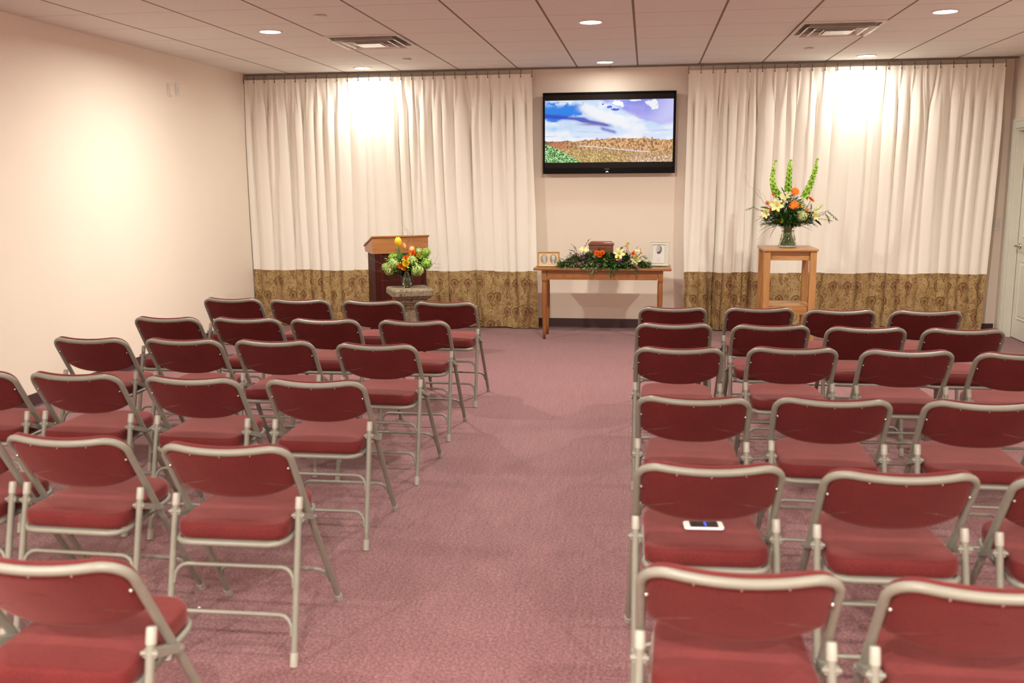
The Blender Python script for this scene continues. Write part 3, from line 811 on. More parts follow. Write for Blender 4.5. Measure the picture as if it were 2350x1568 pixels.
def build_chairs():
    proto = make_chair(); index_children(); first = True
    for key, lst in CH.items():
        side = 'left block' if key[0] == 'L' else 'right block'
        for i, (x, y, a) in enumerate(lst):
            o = proto if first else copy_tree(proto); first = False
            o.location = (x, y, 0); o.rotation_euler = (0, 0, math.radians(a))
            pos = posn[len(lst)][i] if key[0] == 'L' else posr[i]
            lab = 'red padded folding chair, %s, %s, %s' % (side, rown[key[1]].replace('from the front', 'from front'), pos)
            if key == 'R5' and i == 0: lab = 'red padded folding chair with a white phone lying on its seat'
            o['label'] = lab; o['group'] = 'red padded folding chairs in rows'
build_chairs()

# phone on a seat
def phone():
    t = empty('mobile_phone', 'white smartphone with a dark screen lying on the right block aisle chair', 'phone', (.196, 2.928, .4735), math.radians(4))
    o = MB().poly_layers([[(p.x, p.y, z) for p in inset(rounded([(-.062, -.0295), (.062, -.0295), (.062, .0295), (-.062, .0295)], .010, 5), d)] for z, d in ((0, .002), (.002, 0), (.007, 0), (.0088, .002))], True).build('shell', M['phone_white'], t, autosmooth=40)
    MB().box((-.043, -.0255, .0088), (.045, .0255, .0094)).build('screen', M['phone_glass'], t)
    MB().box((.002, -.016, .0094), (.009, .020, .0097)).build('screen_glow', M['phone_glow'], t)
    MB().lathe([(0, 0), (.0055, 0), (.006, -.0006)], 16).build('home_button', M['white'], t, (.053, 0, .0094))
phone()
o = MB().lathe([(0, 0), (.005, .001), (.006, .003), (.003, .005), (0, .0055)], 7, wav=lambda a, i: .3 * math.sin(3 * a + i)).build('lint_fleck', M['lint']); o.location = (-1.62, 3.13, .0005)
tag(o, 'tiny white fleck on the carpet between the chairs of the fifth row left', 'litter')

# ------------------------------------------------------------------ console table
def table():
    t = empty('console_table', 'long narrow oak table with round tapered legs under the television', 'table', (-.416, 9.46, 0))
    X0, X1, Y0, Y1, ZT = -.668, .668, -.215, .215, .712
    o = MB().box((X0, Y0, ZT - .024), (X1, Y1, ZT)).build('tabletop', M['oakX'], t); bevel(o, .005)
    ax, ay = .565, .155
    for nm, lo, hi, mt in (('apron', (-ax + .03, -ay - .022, .596), (ax - .03, -ay - .002, ZT - .0245), 'oakX'), ('apron', (-ax + .03, ay - .002, .596), (ax - .03, ay + .018, ZT - .0245), 'oakX'),
                           ('apron', (-ax - .02, -ay + .025, .596), (-ax, ay - .025, ZT - .0245), 'oakX'), ('apron', (ax, -ay + .025, .596), (ax + .02, ay - .025, ZT - .0245), 'oakX')):
        bevel(MB().box(lo, hi).build(nm, M[mt], t), .002)
    for sx in (-1, 1):
        for sy in (-1, 1):
            cx, cy = sx * ax, sy * ay
            m = MB().box((cx - .025, cy - .025, .59), (cx + .025, cy + .025, ZT - .0245))
            sq = lambda a, z, k: [(cx + a * (math.cos(2*PI*i/24 + PI/24) if k else 0), cy + a * (math.sin(2*PI*i/24 + PI/24) if k else 0), z) for i in range(24)]
            m.lathe([(.025, .59), (.024, .575), (.019, .568), (.0205, .56), (.023, .545), (.0245, .50), (.0245, .42), (.022, .25), (.017, .10), (.0125, .0), (0, 0)], 24, (cx, cy, 0))
            m.build('leg', M['oakZ'], t)
table()

def oval_portrait(kind, w=40, h=54):
    U, V = np.meshgrid(np.linspace(-1, 1, w), np.linspace(-1, 1, h))
    n = vnoise(w, h, 5, 6, kind + 5, 3)
    bg = np.zeros((h, w, 3)); base = {0: .26, 1: .20, 2: .33}[kind]; bg[:] = (base, base * .93, base * .82); bg *= (.75 + .5 * n)[..., None]
    if kind == 2: bg = lerp(bg, (.50, .47, .43), sstep(.1, -.6, U) * .8); bg = lerp(bg, (.07, .06, .05), sstep(.2, .7, U) * .9)
    fx, fy, fw, fh = {0: (.0, -.22, .42, .42), 1: (.0, -.30, .46, .52), 2: (.10, -.28, .42, .42)}[kind]
    sh = sstep(.0, .15, V - (.28 + .55 * np.abs(U - fx) ** 1.6)); suit = {0: (.30, .28, .24), 1: (.17, .15, .13), 2: (.055, .045, .04)}[kind]
    bg = lerp(bg, suit, sh)
    if kind == 1:
        for s in (-.22, .12): bg = lerp(bg, (.75, .70, .60), (np.exp(-((U - fx - s + (V - .5) * .25 * (-1 if s > 0 else 1) * -1) / .08) ** 2) * sstep(.25, .4, V)))
    if kind == 2: bg = lerp(bg, (.6, .56, .5), np.exp(-((U + V * .8 - .22) / .09) ** 2) * sstep(.1, .2, V) * sstep(.5, .35, V))
    r = ((U - fx) / fw) ** 2 + ((V - fy) / fh) ** 2
    face = sstep(1.15, .85, r); skin = {0: (.47, .43, .35), 1: (.55, .51, .41), 2: (.42, .37, .32)}[kind]
    bg = lerp(bg, skin, face)
    for ex in (-.15, .15): bg = lerp(bg, (.16, .13, .11), np.exp(-(((U - fx - ex) / .07) ** 2 + ((V - fy + .02) / .05) ** 2)) * .8)
    bg = lerp(bg, (.2, .17, .14), np.exp(-(((U - fx) / .13) ** 2 + ((V - fy - .22) / .04) ** 2)) * .6)
    bg = lerp(bg, (.25, .21, .17), np.exp(-(((U - fx - .03) / .05) ** 2 + ((V - fy - .1) / .09) ** 2)) * .4)
    if kind == 0: bg = lerp(bg, (.55, .52, .45), np.exp(-(((U) / .5) ** 2 + ((V + .68) / .10) ** 2))); bg = lerp(bg, (.6, .56, .48), np.exp(-(((U - .12) / .2) ** 2 + ((V - .45) / .35) ** 2)) * .7)
    if kind == 1: bg = lerp(bg, (.62, .58, .48), np.exp(-(((U) / .4) ** 2 + ((V + .62) / .22) ** 2)) * .7)
    return bg
def oval(name, parent, cx, cz, rx, rz, y, kind):
    w, h = 40, 54
    def tw(u, v):
        a, b = u * 2 - 1, v * 2 - 1
        x = a * math.sqrt(max(0, 1 - b * b / 2)); z = b * math.sqrt(max(0, 1 - a * a / 2)); return (cx + rx * x, y, cz - rz * z)
    U, V = np.meshgrid(np.linspace(-1, 1, w), np.linspace(-1, 1, h)); src = oval_portrait(kind, w, h)
    X = U * np.sqrt(np.clip(1 - V ** 2 / 2, 0, 1)); Z = V * np.sqrt(np.clip(1 - U ** 2 / 2, 0, 1))
    xi = np.clip(((X + 1) / 2 * (w - 1)).round().astype(int), 0, w - 1); zi = np.clip(((Z + 1) / 2 * (h - 1)).round().astype(int), 0, h - 1)
    return picture_grid(name, M['photo'], parent, w, h, src[zi, xi], tw)
def moulding(m, w, h, prof):
    """rectangular picture-frame ring; prof: (inset, depth) from the outer edge"""
    L = [[(-w + i, d, i), (w - i, d, i), (w - i, d, 2 * h - i), (-w + i, d, 2 * h - i)] for i, d in prof]
    return m.poly_layers(L, False, False, False)
def frames():
    t = empty('photo_frame', 'small gold frame with two oval portraits on the left end of the table', 'picture frame', (-.947, 9.385, .7125), math.radians(7))
    tilt = Matrix.Translation((0, .0, .0)) @ Matrix.Rotation(-math.radians(9), 4, 'X')
    W, H = .108, .0725
    m = moulding(MB(), W, H, [(0, .012), (0, -.004), (.004, -.010), (.010, -.008), (.012, -.003), (.012, .004)]); m.box((-W + .002, .006, .002), (W - .002, .012, 2 * H - .002))
    o = m.build('frame', M['gold'], t); kids = [o]
    kids.append(MB().box((-W + .012, -.001, .012), (W - .012, .004, 2 * H - .012)).build('mat_board', M['matboard'], t))
    kids.append(oval('portrait_photograph', t, -.044, H + .001, .036, .047, -.0016, 0)); tag(kids[-1], 'oval portrait of a person in a pale hat')
    kids.append(oval('portrait_photograph', t, .048, H + .002, .0345, .047, -.0016, 1)); tag(kids[-1], 'oval portrait of a bald person in a dark suit')
    kids.append(MB().hexa([(-.02, .012, .004), (.02, .012, .004), (.02, .016, .004), (-.02, .016, .004)], [(-.012, .012, .10), (.012, .012, .10), (.012, .016, .10), (-.012, .016, .10)]).xf(Matrix.Translation((0, .052, 0)) @ Matrix.Rotation(math.radians(26), 4, 'X')).build('easel_leg', M['basket'], t))
    for k in kids: k.matrix_local = Matrix.Translation((0, 0, .002)) @ tilt
    t = empty('photo_frame', 'upright pale frame with one oval portrait on the right end of the table', 'picture frame', (.128, 9.47, .7125), math.radians(-7))
    W, H = .0995, .1235
    tilt = Matrix.Rotation(-math.radians(11), 4, 'X')
    m = moulding(MB(), W, H, [(0, .016), (0, -.006), (.003, -.012), (.010, -.012), (.016, -.004), (.024, -.004), (.030, -.010), (.034, -.010), (.040, -.002), (.040, .006)]); m.box((-W + .002, .008, .002), (W - .002, .016, 2 * H - .002))
    kids = [m.build('frame', M['wframe'], t)]
    kids.append(MB().box((-W + .040, .0, .040), (W - .040, .006, 2 * H - .040)).build('card', M['paper'], t))
    kids.append(oval('portrait_photograph', t, .0, H + .040, .029, .043, -.0012, 2))
    ln = MB()
    r = random.Random(4)
    for k in range(6): ww = .024 + .008 * r.random(); ln.box((-ww, -.0008, .088 - k * .008), (ww, -.0002, .0895 - k * .008))
    kids.append(ln.build('printed_lines', M['ink'], t))
    kids.append(MB().hexa([(-.025, .012, .004), (.025, .012, .004), (.025, .016, .004), (-.025, .016, .004)], [(-.015, .012, .17), (.015, .012, .17), (.015, .016, .17), (-.015, .016, .17)]).xf(Matrix.Translation((0, .085, 0)) @ Matrix.Rotation(math.radians(27), 4, 'X')).build('easel_leg', M['basket'], t))
    for k in kids: k.matrix_local = Matrix.Translation((0, 0, .0045)) @ tilt
frames()

def urn():
    t = empty('cremation_urn', 'polished reddish brown wooden urn box behind the flower spray on the table', 'urn', (-.435, 9.56, .7125))
    def sq(a, b, z): return [(-a, -b, z), (a, -b, z), (a, b, z), (-a, b, z)]
    o = MB().poly_layers([sq(.126, .086, 0), sq(.126, .086, .014), sq(.120, .080, .020), sq(.120, .080, .205)], False).build('box', M['urn'], t); bevel(o, .002)
    o = MB().poly_layers([sq(.121, .081, .2055), sq(.130, .090, .210), sq(.130, .090, .216), sq(.118, .078, .230), sq(.108, .068, .233), sq(.104, .064, .240), sq(.098, .058, .243)], False).build('lid', M['urn'], t); bevel(o, .0015)
urn()

# ------------------------------------------------------------------ lectern, pedestal, flower stand
def lectern():
    th = math.radians(27)
    t = empty('lectern', 'dark cherry lectern with an oak slanted top in front of the left curtain', 'lectern', (-2.293, 8.80, 0), th)
    W = .256; D = .40
    o = MB().box((-W + .010, .012, .03), (W - .010, D - .03, .888)).build('body', M['cherry'], t); bevel(o, .003)
    for s in (-1, 1): bevel(MB().box((s * (W - .030) - .016, .004, .03), (s * (W - .030) + .016, .0122, .888)).build('corner_post', M['cherry'], t), .002)
    MB().box((-W, .004, .0), (W, D - .02, .03)).build('plinth', M['cherry'], t)
    zf, zb = 1.036, .935
    o = MB().hexa([(-W - .012, 0, .885), (W + .012, 0, .885), (W + .012, .018, .885), (-W - .012, .018, .885)], [(-W - .012, 0, zf), (W + .012, 0, zf), (W + .012, .018, zf), (-W - .012, .018, zf)]).build('front_board', M['oakL'], t); bevel(o, .002)
    for s in (-1, 1):
        x0, x1 = (s * (W + .012), s * (W - .006)); x0, x1 = min(x0, x1), max(x0, x1)
        pts = [(.018, .885), (D - .02, .885 - .0), (D + .01, .905), (D + .01, zb), (.018, zf - .004)]
        vs = [(x0, y, z) for y, z in pts] + [(x1, y, z) for y, z in pts]
        MB().add(vs, [(4,3,2,1,0), (5,6,7,8,9)] + [(i, (i+1)%5, (i+1)%5+5, i+5) for i in range(5)]).build('side_board', M['oakL'], t)
    sl = (zb - zf) / (D + .01)
    def zz(y): return zf + sl * y
    b = [(-W - .022, -.012, zz(-.012)), (W + .022, -.012, zz(-.012)), (W + .022, D + .025, zz(D + .025)), (-W - .022, D + .025, zz(D + .025))]
    o = MB().hexa(b, [(x, y, z + .016) for x, y, z in b]).build('slanted_top', M['oakL'], t); bevel(o, .003)
    MB().box((-W - .01, D + .005, zz(D) + .016), (W + .01, D + .02, zz(D) + .034)).build('book_ledge', M['oakL'], t)
lectern()

def pedestal():
    t = empty('stone_pedestal', 'square stone pedestal carrying a vase of flowers in front of the lectern', 'pedestal', (-2.04, 8.10, 0), math.radians(25))
    def sq(a, z):
        c = .008; return [(-a + c, -a, z), (a - c, -a, z), (a, -a + c, z), (a, a - c, z), (a - c, a, z), (-a + c, a, z), (-a, a - c, z), (-a, -a + c, z)]
    A = .178
    MB().poly_layers([sq(.128, .545), sq(.150, .555), sq(.166, .575), sq(A, .583), sq(A, .625), sq(A - .006, .636), sq(A - .012, .640)], False).build('cap_slab', M['stone'], t)
    MB().poly_layers([sq(.098, .465), sq(.104, .470), sq(.104, .488), sq(.118, .500), sq(.120, .512), sq(.134, .520), sq(.134, .545)], False).build('neck_moulding', M['stone'], t)
    MB().poly_layers([sq(.112, .10), sq(.106, .13), sq(.092, .455), sq(.098, .465)], False).build('shaft', M['stone'], t)
    MB().poly_layers([sq(.170, 0), sq(.170, .055), sq(.160, .062), sq(.130, .075), sq(.126, .092), sq(.112, .10)], False).build('base', M['stone'], t)
pedestal()

def flower_stand():
    t = empty('plant_stand', 'tall light oak stand with a lower shelf in front of the right curtain', 'stand', (1.285, 9.00, 0))
    w, d, Z = .238, .245, .940
    o = MB().box((-w, -d, Z - .024), (w, d, Z)).build('tabletop', M['standX'], t); bevel(o, .004)
    x, y, g = .2, .205, .028
    for sx in (-1, 1):
        for sy in (-1, 1):
            bevel(MB().box((sx * x - g, sy * y - g, 0), (sx * x + g, sy * y + g, Z - .0245)).build('leg', M['standZ'], t), .003)
    for z0, z1 in ((Z - .105, Z - .0245), (.345, .41)):
        for s in (-1, 1):
            bevel(MB().box((-x + g, s * y - .010 - .008 * s, z0), (x - g, s * y + .010 - .008 * s, z1)).build('rail', M['standX'], t), .002)
            bevel(MB().box((s * x - .010 - .008 * s, -y + g, z0), (s * x + .010 - .008 * s, y - g, z1)).build('rail', M['standX'], t), .002)
    MB().box((-x + .002 + g - .03, -y + .0125, .4105), (x - g + .028, y - .0125, .424)).build('shelf', M['standX'], t)
flower_stand()
# ------------------------------------------------------------------ flowers
def basis(d):
    d = Vector(d).normalized(); u = Vector((0, 0, 1)) if abs(d.z) < .95 else Vector((1, 0, 0))
    a = d.cross(u).normalized(); b = a.cross(d).normalized(); return d, a, b
def leaf(m, p, d, L, W, bend=.15, up=None, mi=0, n=4, roll=0.0):
    """a pointed leaf starting at p along d"""
    d, a, b = basis(d)
    if roll: a, b = a * math.cos(roll) + b * math.sin(roll), b * math.cos(roll) - a * math.sin(roll)
    p = Vector(p); vs = []; 
    for i in range(n + 1):
        s = i / n; w = W * .5 * math.sin(PI * min(1, s * .92 + .08)) ** .8 if i < n else 0
        c = p + d * (L * s) - b * (bend * L * s * s)
        vs += [c - a * w + b * w * .25, c, c + a * w + b * w * .25]
    fs = []
    for i in range(n):
        k = i * 3; fs += [(k, k + 1, k + 4, k + 3), (k + 1, k + 2, k + 5, k + 4)]
    m.add(vs, fs, True, mi)
def petal(m, p, d, nrm, L, W, cup=.3, curl=0.0, n=5, tip=.6, mi=0, end=.25):
    """petal along d, cupped towards nrm, curling away at the tip"""
    d = Vector(d).normalized(); nrm = Vector(nrm); nrm = (nrm - d * nrm.dot(d)).normalized(); a = d.cross(nrm); p = Vector(p); vs = []
    for i in range(n + 1):
        s = i / n; w = W * .5 * (math.sin(PI * (s * (1 - .5 * (1 - tip)) * .9 + .08)) ** .7) * (1 if i < n else end)
        c = p + d * (L * (s - curl * .3 * s * s)) + nrm * (L * (cup * math.sin(PI * s * .6) - curl * s * s))
        vs += [c - a * w + nrm * w * .35, c - a * w * .5 + nrm * w * .08, c, c + a * w * .5 + nrm * w * .08, c + a * w + nrm * w * .35]
    fs = [(i*5+j, i*5+j+1, (i+1)*5+j+1, (i+1)*5+j) for i in range(n) for j in range(4)]
    m.add(vs, fs, True, mi)
def blob(m, c, r, n=8, k=5, sq=1.0, wob=.0, mi=0):
    pr = [(max(.0001, r * math.sin(PI * i / k)), -r * sq * math.cos(PI * i / k)) for i in range(k + 1)]
    m.lathe(pr, n, c, mi, True, (lambda a, i: wob * math.sin(3 * a + i * 2)) if wob else None)
def stem_pts(a, b, sag=.02, n=6, r=None):
    a, b = Vector(a), Vector(b); out = []
    for i in range(n + 1):
        s = i / n; q = a.lerp(b, s); q.x += (b.x - a.x) * sag * math.sin(PI * s); out.append(q)
    return out
def ranunculus(m, c, d, R, mi=0, layers=5):
    d, a, b = basis(d); c = Vector(c)
    for l in range(layers):
        k = 1 - l / (layers + .5); n = max(4, int(9 * k) + 1)
        for i in range(n):
            an = 2 * PI * (i + .5 * (l % 2)) / n + l * .7; o = a * math.cos(an) + b * math.sin(an)
            petal(m, c + o * R * .12 * k - d * R * .30, (o * (.9 * k) + d * (.35 + .9 * (1 - k))), (d - o * .6), R * (.62 + .35 * k), R * (.75 + .45 * k), .30, -.25 * (1 - .6 * k), 5, 1.0, mi, .72)
    blob(m, c + d * R * .05, R * .33, 8, 5, .8, .06, mi)
def gerbera(m, c, d, R, mi=0, mc=1):
    d, a, b = basis(d); c = Vector(c)
    for l, (k, n) in enumerate(((1, 22), (.82, 18), (.55, 14))):
        for i in range(n):
            an = 2 * PI * (i + .5 * l) / n; o = a * math.cos(an) + b * math.sin(an)
            petal(m, c + d * .004 * l, o + d * (.12 + .16 * l), d - o * .2, R * k, R * .27, .08, .10, 4, .9, mi, .65)
    st = len(m.v); blob(m, (0, 0, 0), R * .22, 10, 5, .45, 0, mc)
    M4 = Matrix((a, b, d)).transposed().to_4x4(); M4.translation = c + d * .006; m.xf(M4, st)
def viburnum(m, c, R, r, mi=0, nf=170, mc=None, core=.82):
    c = Vector(c); blob(m, c, R * core, 10, 7, 1, .05, mi if mc is None else mc)
    for i in range(nf):
        z = 1 - 2 * (i + .5) / nf; an = i * 2.39996 + r.uniform(-.2, .2); q = math.sqrt(1 - z * z)
        d = Vector((q * math.cos(an), q * math.sin(an), z)); d, a, b = basis(d); p = c + d * R * r.uniform(.80, 1.04); s = R * r.uniform(.12, .175); d = (d + Vector((r.uniform(-.35, .35), r.uniform(-.35, .35), r.uniform(-.35, .35)))); d, a, b = basis(d)
        vs = [p - d * s * .25]; k = 5; rot = r.random() * 6
        for j in range(k):
            t0 = rot + 2 * PI * j / k; o = a * math.cos(t0) + b * math.sin(t0); o1 = a * math.cos(t0 + .5) + b * math.sin(t0 + .5); o2 = a * math.cos(t0 - .5) + b * math.sin(t0 - .5)
            vs += [p + o2 * s * .72 + d * s * .02, p + o * s + d * s * .10, p + o1 * s * .72 + d * s * .02]
        fs = []
        for j in range(k): fs += [(0, 1 + j*3, 2 + j*3), (0, 2 + j*3, 3 + j*3)]
        m.add(vs, fs, False, mi)
def lily(m, c, d, R, r, mi=0, ms=1):
    d, a, b = basis(d); c = Vector(c)
    for i in range(6):
        an = 2 * PI * i / 6 + .2; o = a * math.cos(an) + b * math.sin(an)
        petal(m, c - d * R * .35, o * .80 + d * .75, d - o * .5, R * 1.28, R * (.60 if i % 2 else .48), .10, .30, 7, .50, mi)
    for i in range(5):
        an = 2 * PI * i / 5; o = a * math.cos(an) * .3 + b * math.sin(an) * .3; e = c + (d + o) * R * .55
        m.tube([c - d * R * .2, e], R * .014, 5, mi=mi); blob(m, e, R * .035, 6, 4, 1.8, 0, ms)
def tulip(m, c, d, R, H, mi=0):
    d, a, b = basis(d); c = Vector(c); st = len(m.v)
    for l, k in ((0, 1.0), (1, .93)):
        for i in range(3):
            an = 2 * PI * (i + .5 * l) / 3 + .5; n = 7; vs = []
            for j in range(n + 1):
                s = j / n; rad = R * k * (math.sin(PI * min(1, s * .84 + .12)) ** .6) ; wid = 1.15 * (1 - .45 * s ** 5) * (1 if j < n else .45)
                for q in range(5):
                    t0 = an + (q - 2) / 2 * wid; rr = rad * (1 + .05 * (1 - abs(q - 2) / 2))
                    vs.append((rr * math.cos(t0), rr * math.sin(t0), H * (s - .06 * abs(q - 2) * (s ** 4))))
            m.add(vs, [(j*5+q, j*5+q+1, (j+1)*5+q+1, (j+1)*5+q) for j in range(n) for q in range(4)], True, mi)
    blob(m, (0, 0, H * .08), R * .62, 10, 4, .5, 0, mi)
    M4 = Matrix((a, b, d)).transposed().to_4x4(); M4.translation = c; m.xf(M4, st)
def bells(m, pts, r0, r, mi=0):
    P = [Vector(p) for p in pts]; n = len(P)
    tot = 15
    for k in range(tot):
        s = (k + .5) / tot; f = s * (n - 1); i = min(n - 2, int(f)); p = P[i].lerp(P[i + 1], f - i); t = (P[i + 1] - P[i]).normalized()
        R = r0 * (1.05 - .55 * s) * (1 if k < tot - 1 else .9)
        t, a, b = basis(t)
        for q in range(4 if k < tot - 3 else 2):
            an = q * PI / 2 + k * .8; o = a * math.cos(an) + b * math.sin(an); ax = (o * .9 + t * .55).normalized(); st = len(m.v)
            m.lathe([(R * .12, 0), (R * .38, R * .25), (R * .62, R * .62), (R * .98, R * .98), (R * 1.0, R * 1.02), (R * .6, R * .66), (R * .30, R * .32)], 9, mi=mi, wav=lambda a_, i_: .06 * math.sin(5 * a_) if i_ in (3, 4) else 0)
            x, y, z = ax, *basis(ax)[1:]; M4 = Matrix((y, z, x)).transposed().to_4x4(); M4.translation = p + o * R * .15; m.xf(M4, st)
    m.tube(P, [.003 * (1.2 - .7 * i / n) for i in range(n)], 6, mi=mi)
def spray_leaves(m, path, L, W, r, mi=0, every=.014, spread=.9, two=True):
    P = [Vector(p) for p in path]
    tot = sum((P[i + 1] - P[i]).length for i in range(len(P) - 1)); n = max(2, int(tot / every)); m.tube(P, .0012, 5, mi=mi)
    for k in range(n):
        s = .12 + .88 * k / n; f = s * (len(P) - 1); i = min(len(P) - 2, int(f)); p = P[i].lerp(P[i + 1], f - i); t = (P[i + 1] - P[i]).normalized(); t, a, b = basis(t)
        for sg in ((-1, 1) if two else (r.choice((-1, 1)),)):
            o = a * sg * spread + b * r.uniform(-.5, .5); leaf(m, p, t * .7 + o, L * r.uniform(.75, 1.15), W * r.uniform(.8, 1.15), r.uniform(0, .25), mi=mi, n=3)
    leaf(m, P[-1], P[-1] - P[-2], L, W, .1, mi=mi, n=3)
def fern(m, path, L, r, mi=0):
    P = [Vector(p) for p in path]; m.tube(P, .0011, 5, mi=mi); N = 26
    for k in range(N):
        s = .1 + .9 * k / N; f = s * (len(P) - 1); i = min(len(P) - 2, int(f)); p = P[i].lerp(P[i + 1], f - i); t, a, b = basis(P[i + 1] - P[i]); q = L * math.sin(PI * (.15 + .8 * s)) 
        for sg in (-1, 1):
            for bb in (-.4, .3): leaf(m, p, t * .8 + a * sg + b * bb, q * r.uniform(.8, 1.1), .0028, .1, mi=mi, n=2)
def twig(m, a, b, r, k=4, R=.0013, mi=0, side=.35):
    a, b = Vector(a), Vector(b); P = [a]; n = 7
    for i in range(1, n + 1):
        q = a.lerp(b, i / n); j = (b - a).length * .035; P.append(q + Vector((r.uniform(-j, j), r.uniform(-j, j), r.uniform(-j, j))))
    m.tube(P, [R * (1.2 - .8 * i / n) for i in range(n + 1)], 5, mi=mi)
    if k > 0:
        for i in range(k):
            s = r.randint(2, n - 1); d = (b - a); L = d.length * r.uniform(.2, .42); e = P[s] + d.normalized() * L * .7 + Vector((r.uniform(-1, 1), r.uniform(-.6, .6), r.uniform(-1, 1))) * L * side * 1.8
            twig(m, P[s], e, r, 0 if k < 3 else 2, R * .7, mi, side)

def flower_part(root, name, p, mats, fn, stem_to, stemr=.0025, stemmat='stem', label=None):
    """one cut flower of a bouquet: its bloom, and its stem that runs down into the vase"""
    base = Vector(p) - root.location
    m = MB(); fn(m); o = m.build(name, [M[x] for x in mats], root, base)
    if label: o['label'] = label
    foot_, rim_, deep_ = stem_to
    e = Vector(rim_) - Vector(p); g = Vector(foot_) - Vector(p)
    P = [Vector((0, 0, -.004)), Vector((e.x * .35, e.y * .35, e.z * .45)), Vector((e.x * .8, e.y * .8, e.z * .8)), e]
    if deep_ and rim_[2] - foot_[2] > .16: P.append(Vector((root.location.x, root.location.y, foot_[2] + .11)) + Vector((rim_[0] - root.location.x, rim_[1] - root.location.y, 0)) * .25 - Vector(p))
    P.append(g if deep_ else e + (g - e) * .22)
    MB().tube(P, stemr, 7).build('stem', M[stemmat], o)
    return o
def rehome(o, root):
    """mesh coordinates were written in room space: hang the object under its bouquet"""
    o.parent = root; o.location = -root.location
    return o

